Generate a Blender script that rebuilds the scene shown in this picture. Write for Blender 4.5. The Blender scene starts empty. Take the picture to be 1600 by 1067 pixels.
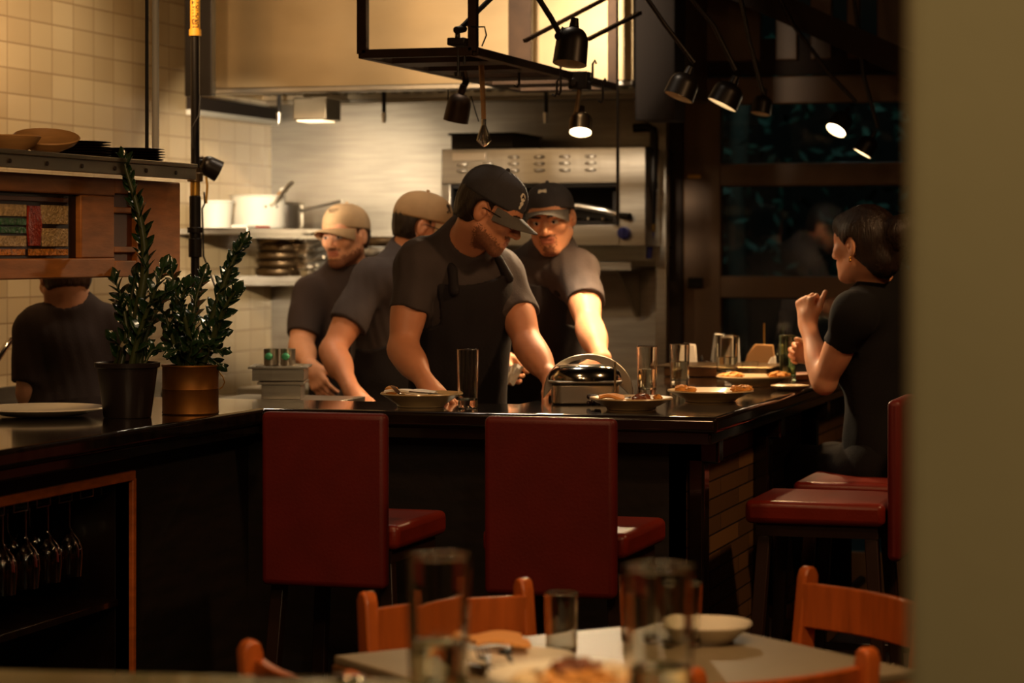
import bpy, bmesh, math, random
import numpy as np
from mathutils import Vector, Matrix
random.seed(7); np.random.seed(7)
sc = bpy.context.scene
COL = sc.collection
PI = math.pi
# ---------------------------------------------------------------- camera geometry
TH = math.radians(17.0); CT, ST = math.cos(TH), math.sin(TH)
FPX = 3778.0; HC = 1.5; HOR = 390.0
def W(px, py, d):                       # point at depth d along a sight line, room coordinates
    l = (px-800.0)/FPX*d
    return Vector((CT*l-ST*d, ST*l+CT*d, HC-(py-HOR)/FPX*d))
def WZ(px, py, z): return W(px, py, (HC-z)*FPX/(py-HOR))
def WV(px, py, v): return W(px, py, v/(CT+ST*(px-800.0)/FPX))
def WU(px, py, u): return W(px, py, u/(CT*(px-800.0)/FPX-ST))
def D(x, y, z): return Vector((CT*x-ST*y, ST*x+CT*y, z))      # camera-frame direction -> room
def depth(p): return -ST*p[0]+CT*p[1]
# ---------------------------------------------------------------- materials
def lin(c):
    return tuple((x/255/12.92 if x/255 <= .04045 else ((x/255+.055)/1.055)**2.4) for x in c)
MATS = {}
def mat(name, c, rough=.5, metal=0., var=0., vscale=8., vstretch=(1,1,1), bump=0., bscale=60., bstretch=(1,1,1), trans=0., ior=1.45, emit=0., ecol=None, coat=0., spec=None, c2=None, sss=0., rvar=0.):
    m = bpy.data.materials.new(name); m.use_nodes = True
    nt = m.node_tree; N = nt.nodes; L = nt.links; b = N['Principled BSDF']
    base = lin(c)
    b.inputs['Base Color'].default_value = (*base, 1)
    b.inputs['Roughness'].default_value = rough; b.inputs['Metallic'].default_value = metal
    b.inputs['IOR'].default_value = ior
    if trans: b.inputs['Transmission Weight'].default_value = trans
    if coat: b.inputs['Coat Weight'].default_value = coat; b.inputs['Coat Roughness'].default_value = .08
    if spec is not None: b.inputs['Specular IOR Level'].default_value = spec
    if sss: b.inputs['Subsurface Weight'].default_value = sss; b.inputs['Subsurface Radius'].default_value = (.012,.005,.002)
    if emit:
        b.inputs['Emission Color'].default_value = (*(lin(ecol) if ecol else base), 1); b.inputs['Emission Strength'].default_value = emit
    tc = N.new('ShaderNodeTexCoord')
    def noise(scale, st, detail=4):
        mp = N.new('ShaderNodeMapping'); mp.inputs['Scale'].default_value = st
        L.new(tc.outputs['Object'], mp.inputs['Vector'])
        n = N.new('ShaderNodeTexNoise'); n.inputs['Scale'].default_value = scale; n.inputs['Detail'].default_value = detail
        L.new(mp.outputs['Vector'], n.inputs['Vector']); return n
    if var or c2:
        n = noise(vscale, vstretch)
        r = N.new('ShaderNodeValToRGB'); r.color_ramp.elements[0].position = .3; r.color_ramp.elements[1].position = .7
        if c2: a, z = base, lin(c2)
        else: a, z = tuple(x*(1-var) for x in base), tuple(min(1, x*(1+var)) for x in base)
        r.color_ramp.elements[0].color = (*a, 1); r.color_ramp.elements[1].color = (*z, 1)
        L.new(n.outputs['Fac'], r.inputs['Fac']); L.new(r.outputs['Color'], b.inputs['Base Color'])
    if bump:
        n = noise(bscale, bstretch, 3)
        bp = N.new('ShaderNodeBump'); bp.inputs['Strength'].default_value = bump; bp.inputs['Distance'].default_value = .01
        L.new(n.outputs['Fac'], bp.inputs['Height']); L.new(bp.outputs['Normal'], b.inputs['Normal'])
    if rvar:
        n = noise(vscale*1.7, vstretch, 5)
        mr = N.new('ShaderNodeMapRange'); mr.inputs['To Min'].default_value = max(.02, rough-rvar); mr.inputs['To Max'].default_value = rough+rvar
        L.new(n.outputs['Fac'], mr.inputs['Value']); L.new(mr.outputs['Result'], b.inputs['Roughness'])
    MATS[name] = m; return m
def tile_mat(name, c1, c2, grout, axes, bw, bh, rough=.25, mortar=.004, offset=0., origin=(0,0)):
    m = bpy.data.materials.new(name); m.use_nodes = True
    nt = m.node_tree; N = nt.nodes; L = nt.links; b = N['Principled BSDF']
    g = N.new('ShaderNodeNewGeometry'); sx = N.new('ShaderNodeSeparateXYZ'); L.new(g.outputs['Position'], sx.inputs[0])
    cx = N.new('ShaderNodeCombineXYZ')
    L.new(sx.outputs['XYZ'.index(axes[0])], cx.inputs[0]); L.new(sx.outputs['XYZ'.index(axes[1])], cx.inputs[1])
    mp = N.new('ShaderNodeMapping'); mp.inputs['Location'].default_value = (origin[0], origin[1], 0); L.new(cx.outputs[0], mp.inputs['Vector'])
    br = N.new('ShaderNodeTexBrick'); br.offset = offset; br.squash = 1
    br.inputs['Scale'].default_value = 1; br.inputs['Brick Width'].default_value = bw; br.inputs['Row Height'].default_value = bh
    br.inputs['Mortar Size'].default_value = mortar; br.inputs['Mortar Smooth'].default_value = .3; br.inputs['Bias'].default_value = 0
    br.inputs['Color1'].default_value = (*lin(c1),1); br.inputs['Color2'].default_value = (*lin(c2),1); br.inputs['Mortar'].default_value = (*lin(grout),1)
    L.new(mp.outputs[0], br.inputs['Vector']); L.new(br.outputs['Color'], b.inputs['Base Color'])
    b.inputs['Roughness'].default_value = rough
    n = N.new('ShaderNodeTexNoise'); n.inputs['Scale'].default_value = 9; L.new(g.outputs['Position'], n.inputs['Vector'])
    mx = N.new('ShaderNodeMath'); mx.operation = 'MULTIPLY_ADD'; mx.inputs[1].default_value = -1.; L.new(br.outputs['Fac'], mx.inputs[0]); L.new(n.outputs['Fac'], mx.inputs[2])
    bp = N.new('ShaderNodeBump'); bp.inputs['Strength'].default_value = .35; bp.inputs['Distance'].default_value = .004
    L.new(mx.outputs[0], bp.inputs['Height']); L.new(bp.outputs['Normal'], b.inputs['Normal'])
    MATS[name] = m; return m

mat('steel', (165,160,150), .34, 1., var=.12, vscale=5, vstretch=(1,1,14), bump=.05, bscale=40, bstretch=(1,1,.05), rvar=.06)
mat('steel_dull', (150,138,118), .42, 1., var=.2, vscale=3, vstretch=(1,1,3), bump=.05, bscale=30, rvar=.08)
mat('steel_hood', (152,134,104), .48, 1., var=.14, vscale=2.2, vstretch=(1,1,2.2), bump=.1, bscale=3.5, rvar=.08)
mat('chrome', (205,200,190), .12, 1.)
mat('alu', (215,210,200), .3, 1., var=.06)
mat('pan_steel', (120,100,75), .35, 1., var=.35, vscale=14)
mat('pan_black', (30,25,20), .4, .6, var=.3)
mat('black_metal', (22,17,13), .42, .5, var=.25, vscale=20)
mat('rack_metal', (52,36,22), .5, .6, var=.3, vscale=12)
mat('lamp_black', (30,24,20), .38, .3)
mat('lamp_inner', (230,220,200), .5)
mat('bulb', (255,240,215), .4, emit=14., ecol=(255,225,180))
mat('bulb_small', (255,240,215), .4, emit=2.5, ecol=(255,220,170))
mat('brass', (196,150,70), .35, .9, var=.15)
mat('yellow_label', (226,165,55), .5)
mat('ink', (35,22,12), .6)
mat('dark_wood', (26,15,9), .22, var=.5, vscale=4, vstretch=(1,12,1), coat=.6)
mat('bar_top', (24,16,11), .12, var=.5, vscale=3, vstretch=(2,10,2), coat=.9)
mat('bar_panel', (20,11,8), .6, var=.5, vscale=5, vstretch=(1,1,7), bump=.2, bscale=18)
mat('bar_plank', (82,54,26), .7, c2=(40,22,12), vscale=7, vstretch=(1,1,3), bump=.35, bscale=14, bstretch=(1,1,3))
mat('trim_wood', (170,86,34), .4, var=.25, vscale=6, vstretch=(1,3,9))
mat('cab_wood', (172,108,50), .55, var=.22, vscale=5, vstretch=(1,2,10), bump=.06, bscale=30, bstretch=(1,1,8))
mat('cab_wood_dark', (100,54,22), .45, var=.25, vscale=6)
mat('chair_wood', (172,86,34), .3, var=.22, vscale=5, vstretch=(7,7,1), coat=.3)
mat('red_leather', (94,17,10), .5, var=.12, vscale=9, bump=.06, bscale=120)
mat('seat_leather', (112,30,13), .35, var=.15, vscale=9, bump=.06, bscale=120)
mat('stool_leg', (40,22,14), .4)
mat('table_top', (136,122,96), .45, var=.05, vscale=14)
mat('table_edge', (110,72,36), .5, var=.2)
mat('near_top', (96,92,62), .22, var=.15, vscale=5, coat=.5)
mat('plaster_olive', (140,124,90), .85, var=.06, vscale=3, bump=.06, bscale=40)
mat('floor_wood', (44,24,14), .45, var=.3, vscale=3, vstretch=(10,1,1))
mat('ceiling_dark', (24,16,11), .9)
mat('wall_dark', (36,24,15), .85, var=.15)
mat('frame_brown', (92,68,44), .5, var=.2, vscale=5)
mat('pane', (225,235,228), .02, trans=1., ior=1.45)
mat('glass', (250,250,245), .0, trans=1., ior=1.48)
mat('glass_green', (205,235,215), .02, trans=1., ior=1.45)
mat('water', (240,246,240), .0, trans=1., ior=1.33)
mat('porcelain', (226,218,200), .2, coat=.5)
mat('stone_plate', (182,156,114), .3, coat=.4, var=.15)
mat('wood_bowl', (188,142,88), .45, var=.2, vscale=9, vstretch=(1,1,5))
mat('dark_plate', (52,28,18), .35, var=.2)
mat('paper', (238,232,220), .8)
mat('kraft', (206,160,105), .8, var=.06)
mat('napkin_orange', (214,150,84), .85, var=.08)
mat('food_gold', (205,140,60), .6, var=.3, vscale=40, bump=.3, bscale=90)
mat('food_brown', (120,62,24), .5, var=.3, vscale=40, bump=.3, bscale=90)
mat('food_cream', (232,206,160), .6, var=.12, vscale=30)
mat('grape', (34,18,26), .22, coat=.4)
mat('pot_black', (30,22,20), .42, var=.1)
mat('tin_gold', (118,76,28), .5, .7, var=.4, vscale=10, rvar=.12)
mat('soil', (30,20,12), .95, bump=.6, bscale=60)
mat('leaf', (30,52,27), .2, var=.35, vscale=14, coat=.6)
mat('stem_green', (54,62,30), .4)
mat('skin', (205,140,104), .5, var=.05, vscale=18, sss=.12)
mat('skin_fair', (216,156,120), .5, var=.05, vscale=18, sss=.12)
mat('lip', (172,104,82), .45)
mat('eye_white', (205,195,185), .25)
mat('iris', (30,18,12), .15)
mat('stubble', (128,82,58), .65, var=.25, vscale=160)
mat('hair_dark', (32,20,13), .42, var=.4, vscale=12, vstretch=(6,6,1), bump=.4, bscale=90, bstretch=(3,3,.4))
mat('hair_brown', (62,38,20), .45, var=.4, vscale=12, vstretch=(6,6,1), bump=.4, bscale=90, bstretch=(3,3,.4))
mat('shirt_charcoal', (66,58,58), .92, var=.16, vscale=7, bump=.12, bscale=160)
mat('shirt_brown', (58,46,43), .92, var=.16, vscale=7, bump=.12, bscale=160)
mat('shirt_black', (9,7,8), .96, var=.2, vscale=7, bump=.12, bscale=160)
mat('apron_black', (22,16,20), .85, var=.2, vscale=6, bump=.12, bscale=140)
mat('trousers', (26,22,24), .9, var=.15)
mat('cap_navy', (60,58,62), .9, var=.12, vscale=20, bump=.12, bscale=200)
mat('cap_brim', (92,88,84), .9, var=.1, vscale=20, bump=.12, bscale=200)
mat('cap_tan', (184,154,118), .9, var=.08, vscale=20, bump=.12, bscale=200)
mat('cap_tan_dark', (172,140,102), .9, var=.08, vscale=20, bump=.12, bscale=200)
mat('thread_white', (235,228,212), .8)
mat('thread_dark', (46,34,28), .8)
mat('rubber', (18,14,12), .6)
mat('blue_plastic', (28,38,120), .35)
mat('red_plastic', (190,26,22), .4)
mat('green_label', (70,170,120), .5)
mat('white_paint', (225,222,210), .55, var=.04)
mat('sg_green', (38,92,44), .25, var=.4, vscale=60, bump=.6, bscale=120)
mat('sg_red', (160,48,22), .25, var=.35, vscale=50, bump=.6, bscale=120)
mat('sg_clear', (196,166,116), .25, var=.3, vscale=70, bump=.8, bscale=150)
mat('sg_amber', (214,132,44), .25, var=.6, vscale=90, bump=.8, bscale=160)
mat('lead', (40,24,14), .5, .3)
mat('bark', (58,50,40), .9, var=.3)
mat('foliage_out', (30,52,40), .7, var=.4)
mat('asphalt', (30,30,30), .9)
mat('gold', (230,180,90), .25, 1.)
tile_mat('tile_wall', (208,186,146), (192,168,128), (160,134,98), 'YZ', .166, .09, .25, .003, 0., (.03,.02))
tile_mat('plank_wall', (120,84,44), (74,48,25), (30,18,10), 'YZ', .41, .052, .62, .003, .37)

# ---------------------------------------------------------------- mesh building
def M3(r): return r.to_3x3() if hasattr(r, 'to_3x3') else Matrix(r)
def frame_z(d, hint=None):
    z = Vector(d).normalized(); h = Vector(hint) if hint is not None else (Vector((0,0,1)) if abs(z.z) < .95 else Vector((1,0,0)))
    x = h.cross(z).normalized(); y = z.cross(x)
    return Matrix((x, y, z)).transposed()
class MB:
    def __init__(s): s.v = []; s.f = []; s.m = []
    def add(s, vs, fs, m=0):
        o = len(s.v); s.v += [tuple(p) for p in vs]; s.f += [tuple(i+o for i in f) for f in fs]; s.m += [m]*len(fs); return s
    def box(s, lo, hi, m=0, rot=None, c=None):
        lo = Vector(lo); hi = Vector(hi)
        vs = [Vector((x,y,z)) for x in (lo.x,hi.x) for y in (lo.y,hi.y) for z in (lo.z,hi.z)]
        if rot is not None:
            cc = (lo+hi)/2 if c is None else Vector(c); vs = [rot@(p-cc)+cc for p in vs]
        return s.add(vs, [(0,1,3,2),(4,6,7,5),(0,4,5,1),(2,3,7,6),(0,2,6,4),(1,5,7,3)], m)
    def bar(s, a, b, w, h=None, m=0, hint=None):            # rectangular bar between two points
        a = Vector(a); b = Vector(b); R = frame_z(b-a, hint); h = h or w; vs = []
        for p in (a, b):
            for (i, j) in ((-1,-1),(1,-1),(1,1),(-1,1)): vs.append(p+R@Vector((i*w/2, j*h/2, 0)))
        return s.add(vs, [(3,2,1,0),(4,5,6,7),(0,1,5,4),(1,2,6,5),(2,3,7,6),(3,0,4,7)], m)
    def cone(s, a, b, r0, r1=None, n=20, m=0, caps=True):
        a = Vector(a); b = Vector(b); r1 = r0 if r1 is None else r1; R = frame_z(b-a); vs = []
        for p, r in ((a,r0),(b,r1)):
            vs += [p+R@Vector((r*math.cos(2*PI*i/n), r*math.sin(2*PI*i/n), 0)) for i in range(n)]
        fs = [(i,(i+1)%n,n+(i+1)%n,n+i) for i in range(n)]
        if caps: fs += [tuple(range(n-1,-1,-1)), tuple(range(n,2*n))]
        return s.add(vs, fs, m)
    def lathe(s, prof, c=(0,0,0), R=None, n=32, m=0, sx=1., sy=1.):
        c = Vector(c); vs = []; fs = []; k = len(prof)
        for (r, z) in prof:
            for i in range(n):
                p = Vector((r*sx*math.cos(2*PI*i/n), r*sy*math.sin(2*PI*i/n), z)); vs.append(c+(R@p if R is not None else p))
        for j in range(k-1):
            for i in range(n):
                a, b = j*n+i, j*n+(i+1)%n
                if prof[j][0] < 1e-6 and prof[j+1][0] < 1e-6: continue
                fs.append((a, b, b+n, a+n))
        return s.add(vs, fs, m)
    def tube(s, pts, r, n=8, m=0, closed=False, flat=1.):
        pts = [Vector(p) for p in pts]; K = len(pts); vs = []; fs = []
        rs = r if isinstance(r, (list, tuple)) else [r]*K
        R = None
        for k in range(K):
            t = (pts[min(k+1,K-1)]-pts[max(k-1,0)]) if not closed else (pts[(k+1)%K]-pts[k-1])
            t.normalize()
            if R is None: R = frame_z(t)
            else:
                q = Vector(R.col[2]).rotation_difference(t).to_matrix(); R = q@R
            vs += [pts[k]+R@Vector((rs[k]*math.cos(2*PI*i/n), rs[k]*flat*math.sin(2*PI*i/n), 0)) for i in range(n)]
        for k in range(K if closed else K-1):
            for i in range(n):
                a = k*n+i; b = k*n+(i+1)%n; c2 = ((k+1)%K)*n
                fs.append((a, b, c2+(i+1)%n, c2+i))
        if not closed: fs += [tuple(range(n-1,-1,-1)), tuple(range((K-1)*n, K*n))]
        return s.add(vs, fs, m)
    def ball(s, c, r, n=14, m=0, R=None):
        r = (r,r,r) if not hasattr(r, '__len__') else r
        vs = []; fs = []; c = Vector(c); k = max(6, n//2+1)
        for j in range(k+1):
            t = PI*j/k
            for i in range(n):
                p = Vector((r[0]*math.sin(t)*math.cos(2*PI*i/n), r[1]*math.sin(t)*math.sin(2*PI*i/n), -r[2]*math.cos(t)))
                vs.append(c+(R@p if R is not None else p))
        for j in range(k):
            for i in range(n): fs.append((j*n+i, j*n+(i+1)%n, (j+1)*n+(i+1)%n, (j+1)*n+i))
        return s.add(vs, fs, m)
    def prism(s, poly, o, ax, ay, h, m=0):                 # polygon in plane (ax,ay) pushed along the normal
        o = Vector(o); ax = Vector(ax); ay = Vector(ay); nz = ax.cross(ay).normalized()*h
        n = len(poly); vs = [o+ax*x+ay*y for x, y in poly]; vs += [p+nz for p in vs]
        fs = [tuple(range(n-1,-1,-1)), tuple(range(n,2*n))]+[(i,(i+1)%n,n+(i+1)%n,n+i) for i in range(n)]
        return s.add(vs, fs, m)
    def sheet(s, rows, th=0., m=0):                        # grid of points -> sheet (optionally thickened downward along the mean normal)
        nr = len(rows); nc = len(rows[0]); vs = [Vector(p) for r in rows for p in r]
        fs = [(i*nc+j, i*nc+j+1, (i+1)*nc+j+1, (i+1)*nc+j) for i in range(nr-1) for j in range(nc-1)]
        if th:
            n = Vector((0,0,0))
            for f in fs: n += (vs[f[1]]-vs[f[0]]).cross(vs[f[2]]-vs[f[0]])
            n = n.normalized()*th; k = len(vs); vs += [p-n for p in vs]
            fs += [tuple(reversed([i+k for i in f])) for f in list(fs)]
            rim = [(0,j) for j in range(nc)]+[(i,nc-1) for i in range(1,nr)]+[(nr-1,j) for j in range(nc-2,-1,-1)]+[(i,0) for i in range(nr-2,0,-1)]
            ids = [i*nc+j for i, j in rim]
            fs += [(ids[q+1 if q+1 < len(ids) else 0], ids[q], ids[q]+k, ids[q+1 if q+1 < len(ids) else 0]+k) for q in range(len(ids))]
        return s.add(vs, fs, m)
    def build(s, name, mats, parent=None, bevel=0., smooth=True, ang=42, seg=2, origin=None, fix=True):
        me = bpy.data.meshes.new(name)
        off = Vector((0,0,0))
        if parent is not None: off = Vector(ROOT.get(parent.name, (0,0,0)))
        elif origin is not None: off = Vector(origin)
        elif s.v:
            xs, ys, zs = zip(*s.v); off = Vector(((min(xs)+max(xs))/2, (min(ys)+max(ys))/2, min(zs)))
        me.from_pydata([tuple(Vector(p)-off) for p in s.v], [], s.f)
        mats = mats if isinstance(mats, (list, tuple)) else [mats]
        for q in mats: me.materials.append(MATS[q])
        me.polygons.foreach_set('material_index', s.m)
        if fix:
            b = bmesh.new(); b.from_mesh(me); bmesh.ops.remove_doubles(b, verts=b.verts, dist=1e-6)
            bmesh.ops.recalc_face_normals(b, faces=b.faces); b.to_mesh(me); b.free()
        if smooth: me.shade_smooth(); me.set_sharp_from_angle(angle=math.radians(ang))
        o = bpy.data.objects.new(name, me); COL.objects.link(o)
        if parent is not None: o.parent = parent; ROOT[o.name] = off
        else: o.location = off; ROOT[o.name] = off
        if bevel:
            md = o.modifiers.new('bevel', 'BEVEL'); md.width = bevel; md.segments = seg; md.limit_method = 'ANGLE'; md.angle_limit = math.radians(40)
        return o
ROOT = {}
def tag(o, label=None, cat=None, group=None, kind=None):
    if label: o['label'] = label
    if cat: o['category'] = cat
    if group: o['group'] = group
    if kind: o['kind'] = kind
    return o
def thing(name, label, cat, loc=(0,0,0), group=None, rot=None):
    o = bpy.data.objects.new(name, None); COL.objects.link(o); o.empty_display_size = .05
    o.location = loc; ROOT[o.name] = Vector(loc)
    if rot is not None: o.rotation_euler = rot
    return tag(o, label, cat, group)
def copy_tree(o, parent=None):
    c = o.copy(); COL.objects.link(c)
    if parent is not None: c.parent = parent
    for ch in list(o.children): copy_tree(ch, c)
    return c
def place(o, loc, rot=None):
    o.location = loc
    if rot is not None: o.rotation_euler = rot if hasattr(rot, '__len__') else (0,0,rot)
    return o
def dup(o, loc, rot=None, label=None, group=None):
    c = copy_tree(o); place(c, loc, rot)
    if label: c['label'] = label
    if group: c['group'] = group
    return c
def struct(o): o['kind'] = 'structure'; return o
# ---------------------------------------------------------------- people: blended distance fields meshed by surface nets
f4 = np.float32
def mxr(l):
    o = l[0]
    for x in l[1:]: o = np.maximum(o, x)
    return o
def V(*a): return np.array(a, dtype=np.float64)
def Cp(px, py, d): return np.array(W(px, py, d))
def nrm(a): return a/np.linalg.norm(a)
def axis(lo, hi, coarse, fine_iv, fine):
    iv = sorted((max(lo,a), min(hi,b)) for a, b in fine_iv if b > lo and a < hi); x = lo; out = [lo]
    while x < hi:
        st = coarse; nx = x+coarse
        for a, b in iv:
            if a-1e-9 <= x < b: st = fine; break
            if x < a < nx: st = max(fine*.6, a-x)
        x += st; out.append(x)
    return np.array(out, dtype=f4)
class Field:
    def __init__(s, xs, ys, zs): s.ax = (xs, ys, zs); s.F = np.full((len(xs),len(ys),len(zs)), .12, dtype=f4)
    def blk(s, lo, hi):
        sl = []
        for a, l, h in zip(s.ax, lo, hi):
            i = int(np.searchsorted(a, l)); j = int(np.searchsorted(a, h)); i = max(0, i-1); j = min(len(a), j+1)
            if j-i < 1: return None
            sl.append(slice(i, j))
        X = s.ax[0][sl[0]][:,None,None]; Y = s.ax[1][sl[1]][None,:,None]; Z = s.ax[2][sl[2]][None,None,:]
        return tuple(sl), X, Y, Z
    def put(s, p, grow=0.):
        kind, a, b, ra, rb, k = p[:6]; sub = kind[0] == '-'; kd = kind.lstrip('-'); mg = max(k, .01)+.025+grow
        if kd in ('c', 'cc'):
            r = max(ra, rb)+mg; lo = np.minimum(a, b)-r; hi = np.maximum(a, b)+r
        else: r = max(ra)*1.0+mg; lo = a-r; hi = a+r
        q = s.blk(lo, hi)
        if q is None: return
        sl, X, Y, Z = q
        if kd in ('c', 'cc'):
            ba = b-a; L2 = float(ba@ba)+1e-12; px, py, pz = X-f4(a[0]), Y-f4(a[1]), Z-f4(a[2])
            t = (px*f4(ba[0])+py*f4(ba[1])+pz*f4(ba[2]))/f4(L2); h = np.clip(t, 0, 1)
            d = np.sqrt((px-h*f4(ba[0]))**2+(py-h*f4(ba[1]))**2+(pz-h*f4(ba[2]))**2)-(f4(ra+grow)+h*f4(rb-ra))
            if kd == 'cc': d = np.maximum(d, (t-1)*f4(math.sqrt(L2)))
        else:                                             # ellipsoid: a centre, b axes (rows), ra radii
            px, py, pz = X-f4(a[0]), Y-f4(a[1]), Z-f4(a[2]); k0 = 0; k1 = 0
            for i in range(3):
                u = px*f4(b[i][0])+py*f4(b[i][1])+pz*f4(b[i][2]); R = ra[i]+grow
                k0 = k0+(u/f4(R))**2; k1 = k1+(u/f4(R*R))**2
            k0 = np.sqrt(k0); d = k0*(k0-1)/np.maximum(np.sqrt(k1), f4(1e-6))
        F = s.F[sl]
        if sub:
            A = -F; h = np.maximum(k-np.abs(A-d), 0)/k; s.F[sl] = -(np.minimum(A, d)-h*h*k*.25)
        else:
            h = np.maximum(k-np.abs(F-d), 0)/k; s.F[sl] = np.minimum(F, d)-h*h*k*.25
    def grid(s): return s.ax[0][:,None,None], s.ax[1][None,:,None], s.ax[2][None,None,:]
def surface_nets(fd):
    F = fd.F; X, Y, Z = fd.ax; S = F < 0; nx, ny, nz = F.shape
    cnt = np.zeros((nx-1,ny-1,nz-1), dtype=np.int8)
    for a in (0,1):
        for b in (0,1):
            for c in (0,1): cnt += S[a:nx-1+a, b:ny-1+b, c:nz-1+c]
    act = (cnt > 0) & (cnt < 8); I = np.argwhere(act)
    if not len(I): return np.zeros((0,3)), np.zeros((0,4), int)
    vid = np.full(act.shape, -1, dtype=np.int32); vid[act] = np.arange(len(I), dtype=np.int32)
    i, j, k = I.T; acc = np.zeros((len(I),3)); n = np.zeros(len(I))
    cor = [(a,b,c) for a in (0,1) for b in (0,1) for c in (0,1)]
    val = {q: F[i+q[0], j+q[1], k+q[2]].astype(np.float64) for q in cor}
    pos = {q: np.stack([X[i+q[0]], Y[j+q[1]], Z[k+q[2]]], 1).astype(np.float64) for q in cor}
    for q in cor:
        for ax in range(3):
            if q[ax]: continue
            r = list(q); r[ax] = 1; r = tuple(r); a, b = val[q], val[r]; m = (a < 0) != (b < 0)
            t = np.where(m, a/np.where(m, a-b, 1), 0)[:,None]
            acc += np.where(m[:,None], pos[q]+(pos[r]-pos[q])*t, 0); n += m
    vs = acc/n[:,None]; fs = []
    A = S[:-1,1:-1,1:-1] != S[1:,1:-1,1:-1]; q = np.argwhere(A); a, b, c = q.T; b = b+1; c = c+1
    f = np.stack([vid[a,b-1,c-1], vid[a,b,c-1], vid[a,b,c], vid[a,b-1,c]], 1); fl = S[a,b,c]; f[~fl] = f[~fl][:,::-1]; fs.append(f)
    A = S[1:-1,:-1,1:-1] != S[1:-1,1:,1:-1]; q = np.argwhere(A); a, b, c = q.T; a = a+1; c = c+1
    f = np.stack([vid[a-1,b,c-1], vid[a-1,b,c], vid[a,b,c], vid[a,b,c-1]], 1); fl = S[a,b,c]; f[~fl] = f[~fl][:,::-1]; fs.append(f)
    A = S[1:-1,1:-1,:-1] != S[1:-1,1:-1,1:]; q = np.argwhere(A); a, b, c = q.T; a = a+1; b = b+1
    f = np.stack([vid[a-1,b-1,c], vid[a,b-1,c], vid[a,b,c], vid[a-1,b,c]], 1); fl = S[a,b,c]; f[~fl] = f[~fl][:,::-1]; fs.append(f)
    return vs, np.concatenate(fs)
def np_mesh(name, vs, fs, mats, parent=None, origin=(0,0,0), matidx=None):
    off = np.array(ROOT[parent.name]) if parent is not None else np.array(origin)
    me = bpy.data.meshes.new(name); me.vertices.add(len(vs)); me.vertices.foreach_set('co', (vs-off).astype(f4).ravel())
    me.loops.add(len(fs)*4); me.loops.foreach_set('vertex_index', fs.astype(np.int32).ravel())
    me.polygons.add(len(fs)); me.polygons.foreach_set('loop_start', np.arange(0, len(fs)*4, 4, dtype=np.int32))
    for q in mats: me.materials.append(MATS[q])
    if matidx is not None: me.polygons.foreach_set('material_index', matidx.astype(np.int32))
    me.update(); me.validate(); me.shade_smooth()
    o = bpy.data.objects.new(name, me); COL.objects.link(o)
    if parent is not None: o.parent = parent
    else: o.location = tuple(off)
    ROOT[o.name] = Vector(off); return o
def noise3(X, Y, Z, seed, freq, n=7, aniso=(1,1,1)):
    r = np.random.RandomState(seed); out = 0
    for _ in range(n):
        k = r.normal(size=3)*freq*np.array(aniso); ph = r.rand()*6.28
        out = out+np.sin(f4(k[0])*X+f4(k[1])*Y+f4(k[2])*Z+f4(ph))
    return out/math.sqrt(n)
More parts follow.
